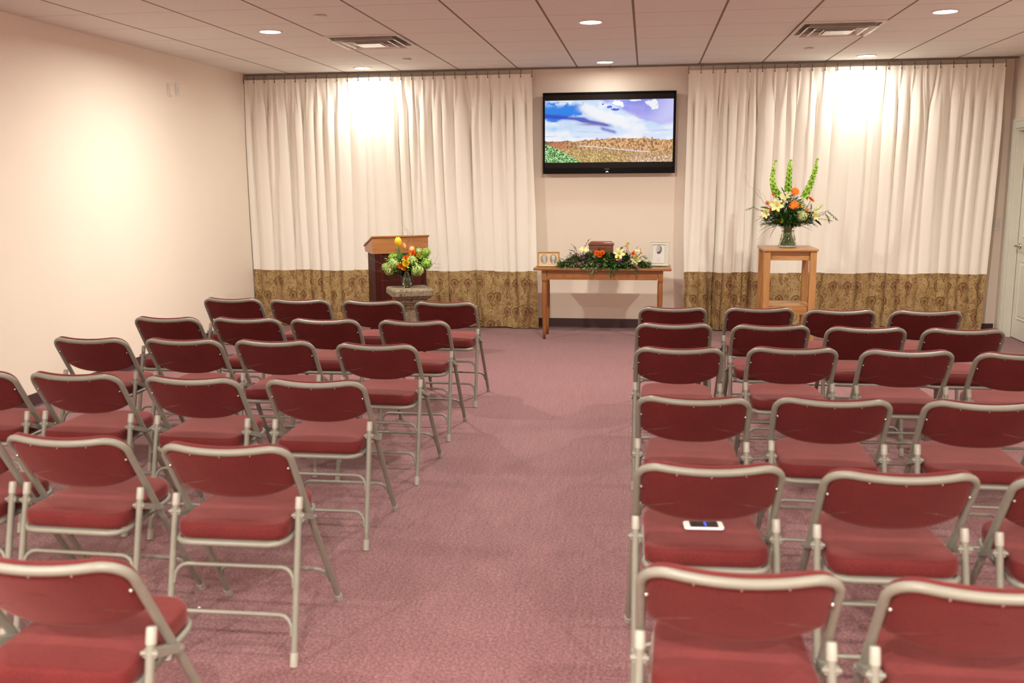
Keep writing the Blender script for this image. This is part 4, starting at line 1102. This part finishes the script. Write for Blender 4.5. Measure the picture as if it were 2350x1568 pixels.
def vase1():
    """cylinder vase on the pedestal"""
    C0 = Vector((-2.066, 8.115, .6405)); S = 260.0
    t = empty('glass_vase', 'clear straight glass vase of spring flowers on the stone pedestal', 'vase', C0, 0, 'glass flower vases')
    R, H = .051, .150
    bq = empty('flower_bouquet', 'low bouquet of green snowball blooms, orange flowers and a yellow tulip in the pedestal vase', 'flowers', C0)
    MB().lathe([(0, .0), (R - .004, .0), (R, .004), (R, H), (R - .0015, H + .001), (R - .003, H), (R - .003, .010), (R - .006, .008), (0, .008)], 32).build('glass', M['glass'], t)
    MB().lathe([(0, .0085), (R - .0035, .0105), (R - .0035, H * .62), (0, H * .62)], 32).build('water', M['water'], t)
    r = random.Random(21)
    def P(px, py, dy): return C0 + Vector(((px - 935) / S, dy, (660.4 - py) / S))
    RIMR, DEEP = .028, 5
    rim = C0 + Vector((0, 0, H))
    def foot(a): return C0 + Vector((.028 * math.cos(a), .028 * math.sin(a), .012))
    k = 0
    def add(name, label, cat, p, mats, fn, grp, **kw):
        nonlocal k; k += 1
        return flower_part(bq, name, p, mats, fn, (foot(k * 2.4 + PI), rim + Vector((RIMR * math.cos(k * 2.4), RIMR * math.sin(k * 2.4), -.004)), k % DEEP == 0), label=label, **kw)
    Z = lambda px: 860 + px * .08929; Y = lambda py: 530 + py * .08929
    tp = P(Z(690), Y(390), -.05)
    tt = add('tulip', 'tall yellow tulip standing above the pedestal bouquet', 'flower', tp, ['yellow'], lambda m: tulip(m, (0, 0, 0), (-.08, -.05, 1), .031, .078, 0), 'tulips on the pedestal', stemr=.0035)
    mm = MB(); leaf(mm, (.0, -.01, -.17), (.03, -.1, 1), .16, .034, .05, roll=1.2); leaf(mm, (.02, -.005, -.16), (.12, 0, 1), .11, .03, -.1, roll=1.4); mm.build('leaf', M['g_mid'], tt)
    for (px, py, dy, dv, lb) in ((805, 440, .0, (-.35, 0, .8), 'peach tulip just right of the tall yellow tulip'), (1000, 520, -.02, (.15, -.2, 1), 'peach tulip right of centre above the orange flowers')):
        add('tulip', lb, 'flower', P(Z(px), Y(py), dy), ['peach'], lambda m, dv=dv: tulip(m, (0, 0, -.01), dv, .023, .052, 0), 'tulips on the pedestal')
    for (px, py, R_, dy, c, lb) in ((1035, 575, .034, -.03, 'orange', 'orange ranunculus highest on the right of the pedestal bouquet'), (870, 720, .030, -.065, 'orange', 'orange ranunculus at the centre of the pedestal bouquet'),
                                    (930, 670, .022, -.03, 'orange', 'small orange ranunculus behind the central orange one'), (755, 900, .028, -.095, 'orange', 'orange ranunculus low over the vase rim, left one of two'),
                                    (855, 955, .025, -.095, 'orange', 'orange ranunculus low over the vase rim, right one of two'), (900, 830, .036, -.10, 'yellow', 'round yellow ranunculus at the front of the pedestal bouquet'),
                                    (1160, 640, .024, -.0, 'yellow', 'yellow ranunculus half hidden at the right of the pedestal bouquet')):
        add('ranunculus', lb, 'flower', P(Z(px), Y(py), dy), [c], lambda m, R_=R_: ranunculus(m, (0, 0, 0), (r.uniform(-.2, .2), -1, .35), R_, 0), 'ranunculus on the pedestal')
    for (px, py, R_, dy, c, lb) in ((575, 845, .052, -.08, 'g_vib', 'large pale green snowball bloom left of centre'), (345, 930, .040, -.05, 'g_vib', 'pale green snowball bloom at the far left end'),
                                    (445, 1000, .048, -.06, 'g_vib', 'pale green snowball bloom low on the left'), (475, 710, .044, .02, 'g_vib2', 'green snowball bloom high on the left'),
                                    (640, 720, .046, .0, 'g_vib2', 'fresh green snowball bloom beneath the yellow tulip'),
                                    (1045, 760, .047, -.07, 'g_vib', 'green snowball bloom right of centre beside the yellow ranunculus'), (1150, 560, .036, .02, 'g_vib', 'small green snowball bloom high right of centre'),
                                    (1360, 570, .042, .0, 'g_vib2', 'green snowball bloom at the upper right end'), (1350, 850, .058, -.01, 'g_vib2', 'large fresh green snowball bloom at the far right'),
                                    (1170, 995, .056, -.07, 'g_vib', 'pale green snowball bloom low on the right'), (1240, 730, .046, .03, 'g_vib2', 'fresh green snowball bloom inside the right of the bouquet')):
        add('snowball_bloom', lb, 'flower', P(Z(px), Y(py), dy), [c, 'g_vcore'], lambda m, R_=R_: viburnum(m, (0, 0, 0), R_, r, mc=1), 'green snowball blooms on the pedestal')
    # foliage and twigs
    m = MB()
    for i in range(420):
        an = r.uniform(0, 2 * PI); el = r.uniform(-.35, .9); q = r.uniform(.01, .15) ; p = rim + Vector((q * math.cos(an), q * math.sin(an) * .55, r.uniform(.0, .14) * (1 - q * 3)))
        leaf(m, p, (math.cos(an), math.sin(an), el), r.uniform(.03, .065), r.uniform(.014, .028), r.uniform(.1, .4))
    for i in range(14):
        an = r.uniform(0, 2 * PI); fern(m, stem_pts(rim, rim + Vector((.16 * math.cos(an), .05 * math.sin(an), .13 + .07 * math.sin(an * 2))), .1), .018, r)
    for (dx, dz) in ((-.17, .0), (-.14, -.02), (.14, .03), (-.10, .12), (-.12, -.04), (.06, .12)):
        spray_leaves(m, stem_pts(rim + Vector((0, -.01, -.03)), rim + Vector((dx, -.05, dz)), .1), .035, .015, r, every=.018)
    ms = MB()
    for i in range(2):
        a = i * 2.1; ms.tube([foot(a) + Vector((0, 0, .0)), rim + Vector((-.02 * math.cos(a), -.02 * math.sin(a), 0)), rim + Vector((-.05 * math.cos(a), -.04 * math.sin(a), .08))], .0022, 6)
    o = rehome(m.build('foliage', M['g_dark']), bq); o['kind'] = 'stuff'; o = rehome(ms.build('stem_bundle', M['stem']), bq); o['kind'] = 'stuff'
    m2 = MB()
    for i in range(170):
        an = r.uniform(0, 2 * PI); q = r.uniform(.03, .17); p = rim + Vector((q * math.cos(an), q * math.sin(an) * .5 - .02, r.uniform(.0, .16) * (1 - q * 2.5)))
        leaf(m2, p, (math.cos(an), math.sin(an), r.uniform(-.3, 1)), r.uniform(.02, .05), r.uniform(.012, .024), .3)
    o = rehome(m2.build('foliage', M['g_vib2']), bq); o['kind'] = 'stuff'
    ends = [((-.30, -.02, .10), 6), ((-.26, -.04, .00), 6), ((-.24, 0, -.09), 5), ((-.20, .03, .14), 5), ((.26, -.02, .13), 5), ((.30, -.02, .03), 5), ((.27, 0, .07), 4), ((.02, 0, .36), 4), ((-.10, .02, .26), 4), ((.12, .03, .30), 3)]
    for j, (e, kk) in enumerate(ends):
        m = MB(); twig(m, rim + Vector((0, 0, -.09)), rim + Vector(e), r, kk, .0011)
        rehome(m.build('bare_twig', M['twig']), bq)
vase1()

def vase2():
    C0 = Vector((1.29, 9.02, .9405)); S = 245.0; r = random.Random(5)
    t = empty('glass_vase', 'flared clear glass vase of tall flowers on the oak stand', 'vase', C0, 0, 'glass flower vases')
    H = .205
    bq = empty('flower_bouquet', 'tall bouquet with three lime green bell spikes, lilies and orange gerberas in the stand vase', 'flowers', C0)
    pr = [(.083, 0), (.085, .010), (.079, .030), (.066, .085), (.058, .125), (.060, .150), (.068, .180), (.080, H)]
    pi = [(max(0, a - .004), b) for a, b in reversed(pr[1:])]
    MB().lathe([(0, 0)] + pr + [(.078, H + .002)] + pi + [(0, .012)], 36).build('glass', M['glass'], t)
    MB().lathe([(0, .0125)] + [(a - .0045, b + .003) for a, b in pr[1:6]] + [(0, .153)], 36).build('water', M['water'], t)
    Z = lambda px: 1700 + px * .0936; Y = lambda py: 450 + py * .0936; Y1 = lambda py: 360 + py * .0936
    def P(px, py, dy): return C0 + Vector(((px - 1807.7) / S, dy, (563.7 - py) / S))
    rim = C0 + Vector((0, 0, H)); k = 0; RIMR, DEEP = .05, 1
    def foot(a): return C0 + Vector((.045 * math.cos(a), .045 * math.sin(a), .016))
    def add(name, label, cat, p, mats, fn, grp, **kw):
        nonlocal k; k += 1
        return flower_part(bq, name, p, mats, fn, (foot(k * 2.4 + PI), rim + Vector((RIMR * math.cos(k * 2.4), RIMR * math.sin(k * 2.4), -.004)), k % DEEP == 0), label=label, **kw)
    # bells of Ireland
    for (tip, mid, low, lb) in (((805, 120), (735, 620), (900, 960), 'tall lime green bell spike on the left, leaning left then curving up'),
                               ((1145, 125), (1110, 480), (1110, 880), 'tall lime green bell spike standing straight in the middle'),
                               ((1755, 95), (1650, 560), (1470, 1040), 'tall lime green bell spike on the right, curving out to the right')):
        a = P(Z(low[0]), Y1(low[1]), -.01); b = P(Z(mid[0]), Y1(mid[1]), -.03); c = P(Z(tip[0]), Y1(tip[1]), -.02)
        pts = []
        for i in range(13):
            s = i / 12; pts.append((1 - s) ** 2 * a + 2 * s * (1 - s) * (b * 2 - (a + c) / 2) + s * s * c)
        base = pts[0]; 
        add('bell_flower_spike', lb, 'flower', base, ['g_lime'], lambda m, pts=pts, base=base: bells(m, [p - base for p in pts], .0235, r), 'lime green bell spikes', stemr=.003)
    for (px, py, R_, dy, dv, c, lb) in ((1262, 868, .043, -.03, (.0, -.8, .5), 'orange', 'big orange gerbera highest in the stand bouquet'),):
        add('gerbera', lb, 'flower', P(Z(px), Y1(py), dy), [c, 'orange'], lambda m, R_=R_, dv=dv: gerbera(m, (0, 0, 0), dv, R_), 'orange gerberas on the stand')
    add('gerbera', 'orange gerbera seen edge-on at the right of the stand bouquet', 'flower', P(Z(1635), Y1(1060), -.02), ['orange', 'orange'], lambda m: gerbera(m, (0, 0, 0), (.62, -.35, .85), .042), 'orange gerberas on the stand')
    add('gerbera', 'large orange gerbera at the centre front of the stand bouquet', 'flower', P(Z(1225), Y1(1175), -.09), ['orange', 'orange'], lambda m: gerbera(m, (0, 0, 0), (-.25, -.9, .35), .046), 'orange gerberas on the stand')
    for (px, py, R_, c, lb) in ((1375, 1200, .025, 'yellow', 'yellow ranunculus right beside the central orange gerbera'), (1550, 1310, .021, 'peach', 'peach ranunculus bud at the lower right of the stand bouquet'),
                                (705, 1285, .020, 'orange', 'small orange bud below the left lily'), (620, 1140, .026, 'peach', 'peach bud at the far left of the stand bouquet'), (870, 1350, .022, 'peach', 'peach bud beneath the large lily'),
                                (745, 935, .015, 'orange', 'tiny orange bud beside the left bell spike'), (970, 1555, .026, 'yellow', 'yellow bud low over the left rim of the vase'), (1550, 1400, .016, 'yellow', 'small yellow bud below the peach bud on the right')):
        add('ranunculus', lb, 'flower', P(Z(px), Y1(py), -.07), [c], lambda m, R_=R_: ranunculus(m, (0, 0, 0), (r.uniform(-.3, .3), -1, .5), R_, 0, 4), 'small round flowers on the stand')
    for (px, py, R_, dv, lb) in ((840, 1190, .062, (-.15, -1, .25), 'large open cream lily at the left front of the stand bouquet'), (600, 1370, .050, (-.6, -.7, .0), 'cream lily low on the far left of the stand bouquet'),
                                 (1030, 1010, .045, (-.3, -.6, .8), 'cream lily high in the middle of the stand bouquet'), (1720, 1430, .050, (.6, -.7, .2), 'cream lily low on the right of the stand bouquet')):
        add('lily', lb, 'flower', P(Z(px), Y1(py), -.08), ['cream', 'twig'], lambda m, R_=R_, dv=dv: lily(m, (0, 0, 0), dv, R_, r), 'cream lilies on the stand')
    def bud(m, dv, L, R_):
        d, a, b = basis(dv); st = len(m.v); m.lathe([(.001, 0), (R_ * .8, L * .15), (R_, L * .4), (R_ * .7, L * .75), (R_ * .1, L), (0, L)], 9, wav=lambda a_, i_: .08 * math.cos(3 * a_))
        M4 = Matrix((a, b, d)).transposed().to_4x4(); m.xf(M4, st)
    add('lily_bud', 'long pale green lily bud pointing up and right from the stand bouquet', 'flower', P(Z(1690), Y1(1320), -.05), ['g_vib'], lambda m: bud(m, (.8, -.1, .55), .105, .014), 'lily buds on the stand')
    add('lily_bud', 'upright ivory lily bud at the right of the stand bouquet', 'flower', P(Z(1500), Y1(1200), -.03), ['ivory'], lambda m: bud(m, (.0, -.1, 1), .06, .013), 'lily buds on the stand')
    add('hydrangea', 'pale green hydrangea head at the lower right front of the stand bouquet', 'flower', P(Z(1410), Y1(1435), -.10), ['cream_green', 'g_vcore'], lambda m: viburnum(m, (0, 0, 0), .050, r, nf=230, mc=1), 'hydrangea heads on the stand')
    add('stock_bloom', 'ivory ruffled bloom high in the middle of the stand bouquet', 'flower', P(Z(1140), Y1(965), -.02), ['ivory'], lambda m: viburnum(m, (0, 0, 0), .028, r, nf=40), 'ivory blooms on the stand')
    add('stock_bloom', 'ivory ruffled bloom between the large lily and the middle of the stand bouquet', 'flower', P(Z(960), Y1(1095), -.05), ['ivory'], lambda m: viburnum(m, (0, 0, 0), .024, r, nf=40), 'ivory blooms on the stand')
    m = MB()
    for i in range(900):
        an = r.uniform(0, 2 * PI); el = r.uniform(-.3, 1.0); q = .21 * r.random() ** .7; p = rim + Vector((q * math.cos(an), q * math.sin(an) * .5, r.uniform(-.02, .20) * (1 - q * 2.6)))
        leaf(m, p, (math.cos(an), math.sin(an), el), r.uniform(.035, .08), r.uniform(.014, .030), r.uniform(.1, .4))
    blob(m, rim + Vector((0, 0, .05)), .075, 14, 9, 1.0, .12)
    for i in range(34):
        an = r.uniform(0, 2 * PI); fern(m, stem_pts(rim, rim + Vector((r.uniform(.12, .24) * math.cos(an), .10 * math.sin(an), r.uniform(-.02, .18))), .1), .022, r)
    ms = MB()
    for i in range(44):
        a = i * 2.4; ms.tube([foot(a), C0 + Vector((-.02 * math.cos(a * 1.7), -.03 * math.sin(a * 1.3), .12)), rim + Vector((-.03 * math.cos(a), -.03 * math.sin(a), -.03)), rim + Vector((-.06 * math.cos(a), -.05 * math.sin(a), .10))], .0024, 6)
    for (px, py, dx, dz, L) in ((455, 240, .9, -.3, .10), (1905, 690, -.7, .5, .10), (1640, 180, -.1, -1, .06), (1700, 350, -.2, -.6, .07), (1420, 360, .1, -.8, .06), (1250, 400, 0, -1, .06)):
        q = P(Z(px), Y(py), -.06); leaf(m, q + Vector((dx, 0, dz)).normalized() * L, -Vector((dx, 0, dz)), L, .034, .1, n=5, roll=.5)
    o = rehome(m.build('foliage', M['g_dark']), bq); o['kind'] = 'stuff'; o = rehome(ms.build('stem_bundle', M['stem']), bq); o['kind'] = 'stuff'
    m2 = MB()
    for i in range(260):
        an = r.uniform(0, 2 * PI); q = .17 * r.random() ** .7; p = rim + Vector((q * math.cos(an), q * math.sin(an) * .45 - .01, r.uniform(.06, .31) * (1 - q * 2.6)))
        leaf(m2, p, (math.cos(an) * .8, math.sin(an), r.uniform(-.1, 1.3)), r.uniform(.03, .07), r.uniform(.014, .028), r.uniform(.1, .4))
    o = rehome(m2.build('foliage', M['g_mid']), bq); o['kind'] = 'stuff'
    # olive-like sprays
    def spray(pts, lb, L=.030, W=.007, mat='g_grey', fe=False, grp='leafy sprays in the stand bouquet'):
        m = MB(); pp = [rim + Vector((0, -.02, -.06))] + [P(Z(a), Y(b), -.06) for a, b in pts]
        if fe: fern(m, pp, L, r)
        else: spray_leaves(m, pp, L, W, r, every=.013, spread=.8)
        rehome(m.build('leafy_spray', M[mat]), bq)['label'] = lb
    spray([(800, 470), (560, 370), (420, 330), (300, 260), (150, 320)], 'narrow-leaved spray reaching far left from the stand bouquet')
    spray([(900, 560), (740, 560), (600, 620)], 'short narrow-leaved spray at the lower left of the stand bouquet', .024, .006)
    spray([(1500, 480), (1800, 420), (2020, 360), (2120, 450), (2240, 560)], 'narrow-leaved spray arching far right from the stand bouquet')
    spray([(1500, 520), (1800, 470), (1950, 420), (2040, 500), (2070, 620)], 'narrow-leaved spray drooping at the right of the stand bouquet')
    spray([(1500, 540), (1800, 540), (2000, 560), (2120, 590)], 'narrow-leaved spray running level to the right of the stand bouquet', .026, .006)
    spray([(1060, 100), (1010, -60), (940, -180)], 'dark sprig poking up between the left and middle bell spikes', .024, .006, 'g_dark')
    spray([(800, 560), (520, 500), (350, 600)], 'feathery fern frond pointing left from the stand bouquet', .020, 0, 'g_mid', True, 'fern fronds in the stand bouquet')
    spray([(850, 640), (620, 730), (440, 830)], 'feathery fern frond drooping left beside the vase', .020, 0, 'g_grey', True, 'fern fronds in the stand bouquet')
    spray([(850, 690), (620, 800), (410, 1040)], 'longest fern frond hanging down left of the vase', .014, 0, 'g_grey', True, 'fern fronds in the stand bouquet')
    spray([(880, 660), (770, 830), (700, 1010)], 'fern frond hanging close beside the left of the vase', .018, 0, 'g_grey', True, 'fern fronds in the stand bouquet')
    spray([(1400, 680), (1520, 740), (1700, 830)], 'fern frond hanging right of the vase', .012, 0, 'g_grey', True, 'fern fronds in the stand bouquet')
    spray([(1500, 620), (1680, 640), (1780, 740)], 'dark fern frond at the lower right of the stand bouquet', .016, 0, 'g_mid', True, 'fern fronds in the stand bouquet')
    for (a, lb) in (((75, 485), 'long bare twig leaning far left above the stand bouquet'), ((390, 880), 'short bare twig leaning left above the stand bouquet'), ((1245, 690), 'thin bare twig upright behind the highest gerbera')):
        m = MB(); twig(m, rim + Vector((0, 0, -.08)), P(Z(a[0]), Y1(a[1]), .0), r, 2, .0013, side=.12)
        rehome(m.build('bare_twig', M['twig']), bq)['label'] = lb
vase2()

def spray_arrangement():
    """low casket-style spray lying along the console table"""
    C0 = Vector((-.40, 9.36, .7125)); S = 233.0; r = random.Random(9)
    t = empty('flower_spray', 'long low spray of greenery, lilies and orange flowers lying on the console table', 'flower arrangement', C0)
    bx = lambda px: 1280 + px * .0936; by = lambda py: 540 + py * .0936
    def P(px, py, dy): return Vector(((bx(px) - 1386) / S, dy, (613.6 - by(py)) / S))
    o = MB().lathe([(0, .0), (.9, .0), (1, .02), (1, .034), (.95, .036), (0, .036)], 28).xf(Matrix.Diagonal((.26, .075, 1, 1))).build('tray', M['basket'], t)
    def top(x):
        u = abs(x) / .45; return max(.03, (.155 * (1 - u ** 2.2) - .048 * math.exp(-((x + .04) / .13) ** 2)) * (1 + .16 * math.sin(x * 41 + 1) + .12 * math.sin(x * 87)))
    greens = {'g_dark': MB(), 'g_mid': MB(), 'g_grey': MB()}
    for k in range(17):
        x = -.36 + .045 * k; blob(greens['g_dark'], (x, .0, top(x) * .42), .05, 10, 7, top(x) * .40 / .05, .12)
    for i in range(4200):
        x = r.uniform(-.44, .44); h = top(x); a0 = r.uniform(-.25, PI + .1); f = r.uniform(.75, 1.05)
        y = -.105 * math.cos(a0) * f * (1 - .5 * (abs(x) / .45) ** 3); z = max(.006, h * .96 * max(0, math.sin(a0)) ** .8 * f * (1.1 - .25 * r.random()))
        d = (r.uniform(-1, 1) + x * 1.4, -math.cos(a0) + r.uniform(-.7, .2), math.sin(a0) * .8 + r.uniform(-.6, .7))
        k = 'g_grey' if (x < -.06 and r.random() < .75) or r.random() < .24 else ('g_mid' if r.random() < .42 else 'g_dark')
        L_ = r.uniform(.016, .050)
        leaf(greens[k], (x, y, z), d, L_, L_ * r.uniform(.38, .55), r.uniform(.1, .5), n=2)
    def sp(path, L, W, k, every=.012, fe=False):
        pp = [P(a, b, c) for a, b, c in path]
        if fe: fern(greens[k], pp, L, r)
        else: spray_leaves(greens[k], pp, L, W, r, every=every)
    for i in range(46):
        x = r.uniform(-.42, .42); h = top(x); y = r.uniform(-.11, .06); k = 'g_grey' if r.random() < (.75 if x < -.05 else .25) else r.choice(('g_mid', 'g_dark'))
        dx, dy, dz = r.uniform(-.35, .35) + x * .6, r.uniform(-.5, .1), r.uniform(.3, 1.0); L_ = r.uniform(.05, .085); a0 = Vector((x, y, h * .75)); n0 = Vector((dx, dy, dz)).normalized()
        if y < -.07: a0.z = h * r.uniform(.2, .7); n0 = Vector((dx, -.8, r.uniform(-.3, .4))).normalized()
        pp = [a0, a0 + n0 * L_ * .5, a0 + n0 * L_ + Vector((0, 0, -.008))]
        if r.random() < .3: fern(greens[k], pp, .016, r)
        else: spray_leaves(greens[k], pp, r.uniform(.013, .022), r.uniform(.007, .012), r, every=.009)
    # outer sprigs: left tip, trailing pieces over the table edge, upright pieces
    sp([(500, 700, -.05), (250, 640, -.07), (60, 560, -.06)], .022, .010, 'g_grey'); sp([(450, 740, -.08), (200, 700, -.09), (60, 680, -.09)], .026, .013, 'g_dark')
    sp([(400, 760, -.09), (200, 770, -.10), (60, 775, -.10)], .026, .013, 'g_mid'); sp([(450, 600, -.02), (300, 480, -.03), (200, 540, -.03)], .018, .008, 'g_grey')
    sp([(500, 560, 0), (400, 400, 0), (290, 370, 0)], .022, .011, 'g_dark'); sp([(480, 450, 0), (430, 300, .0), (340, 230, .0)], .024, .004, 'g_grey', .006)
    sp([(680, 500, .02), (670, 270, .02), (730, 170, .02), (780, 110, .02)], .024, .009, 'g_dark', .018)
    sp([(900, 700, -.10), (900, 800, -.135), (860, 880, -.150), (850, 950, -.155)], .018, .010, 'g_grey', .009); sp([(840, 700, -.10), (820, 800, -.135), (830, 900, -.15)], .016, .010, 'g_mid', .01)
    sp([(1330, 680, -.10), (1320, 800, -.14), (1300, 900, -.15), (1310, 975, -.155)], .020, .013, 'g_dark', .008); sp([(1370, 700, -.10), (1380, 840, -.145), (1390, 950, -.155)], .020, .012, 'g_dark', .009)
    sp([(1850, 700, -.10), (1900, 800, -.14), (1920, 870, -.15)], .024, .015, 'g_dark', .014); sp([(1000, 700, -.10), (970, 830, -.145)], .016, .009, 'g_mid')
    sp([(1900, 600, -.04), (2080, 500, -.04), (2150, 560, -.04)], .024, .012, 'g_dark'); sp([(2000, 680, -.06), (2150, 640, -.07), (2200, 700, -.08)], .022, .012, 'g_dark')
    sp([(1950, 560, -.01), (2110, 480, -.02), (2190, 560, -.02)], .014, .006, 'g_grey', .008)
    sp([(1560, 520, .03), (1580, 380, .03), (1560, 280, .03)], .020, 0, 'g_mid', fe=True); sp([(1000, 520, .0), (990, 400, .0), (1010, 320, .0)], .018, 0, 'g_mid', fe=True)
    sp([(1500, 500, .04), (1530, 360, .04), (1650, 250, .04)], .018, 0, 'g_grey', fe=True); sp([(1850, 500, .02), (1860, 380, .02), (1960, 270, .02)], .018, 0, 'g_grey', fe=True)
    sp([(1240, 560, -.03), (1240, 450, -.04), (1235, 370, -.05)], .022, 0, 'g_mid', fe=True); sp([(1700, 620, -.06), (1740, 500, -.08), (1800, 420, -.08)], .026, 0, 'g_mid', fe=True)
    for (px, py, d, L, W, k) in ((810, 430, (-.05, 0, 1), .055, .018, 'g_mid'), (1300, 430, (.0, 0, 1), .050, .022, 'g_dark'), (2000, 430, (.1, 0, 1), .050, .022, 'g_mid'), (430, 360, (-.4, 0, 1), .045, .014, 'g_dark'), (1660, 420, (.35, 0, 1), .060, .016, 'g_mid')):
        q = P(px, py, -.01); leaf(greens[k], q, d, L, W, .05, roll=.3)
    for k, nm in (('g_dark', 'dark green leaves'), ('g_mid', 'mid green leaves'), ('g_grey', 'grey green small leaves')):
        o = greens[k].build('foliage', M[k], t); o['kind'] = 'stuff'; o['label'] = nm + ' of the spray'
    def fl(name, mats, fn, label=None):
        m = MB(); fn(m); o = m.build(name, [M[x] for x in mats], t)
        if label: o['label'] = label
    for (px, py, dv, R_) in ((655, 370, (.1, -.45, .9), .053), (1505, 440, (.1, -1, .35), .058), (1890, 570, (.35, -1, -.25), .058), (1930, 380, (.2, -.3, .9), .034)):
        fl('lily', ['cream', 'twig'], lambda m: lily(m, P(px, py, -.09), dv, R_, r))
    for (px, py, R_) in ((975, 420, .027), (1105, 415, .027), (1045, 480, .025), (1035, 420, .022), (1840, 430, .022)):
        fl('ranunculus', ['orange'], lambda m: ranunculus(m, P(px, py, -.11), (0, -1, .4), R_), 'orange ranunculus')
    for (px, py, R_) in ((940, 465, .012), (1490, 505, .014), (1460, 580, .012), (1525, 560, .011), (1690, 215, .013), (1725, 205, .012), (1670, 275, .013), (1625, 410, .010), (2025, 435, .014), (1715, 390, .010), (1155, 565, .008)):
        fl('small_rosebud', ['peach' if px in (1670, 1715) else 'yellow'], lambda m: ranunculus(m, P(px, py, -.115 if py > 450 else -.02), (0, -1, .5), R_, 0, 3))
    m = greens['g_mid']
    mm = MB(); mm.tube([P(1700, 600, -.02), P(1710, 400, -.02), P(1710, 170, -.02)], .002, 6); mm.build('bud_stem', M['stem'], t)
    for (px, py, R_) in ((340, 420, .013), (755, 430, .013), (660, 545, .020), (1510, 610, .023), (1555, 590, .018), (1605, 500, .010)):
        fl('purple_bloom', ['purple'], lambda m: viburnum(m, P(px, py, -.115), R_, r, nf=44, core=.5))
    for (px, py, R_) in ((455, 680, .013), (510, 665, .015), (565, 670, .017), (545, 700, .014), (1750, 610, .018), (1880, 710, .017), (1925, 740, .018), (1965, 780, .014), (1990, 815, .010), (2150, 650, .012), (480, 440, .016), (520, 460, .015), (430, 420, .013)):
        fl('pink_bud_cluster', ['pinkish'], lambda m: viburnum(m, P(px, py, -.125 if py > 500 else -.06), R_, r, nf=40, core=.45))
spray_arrangement()
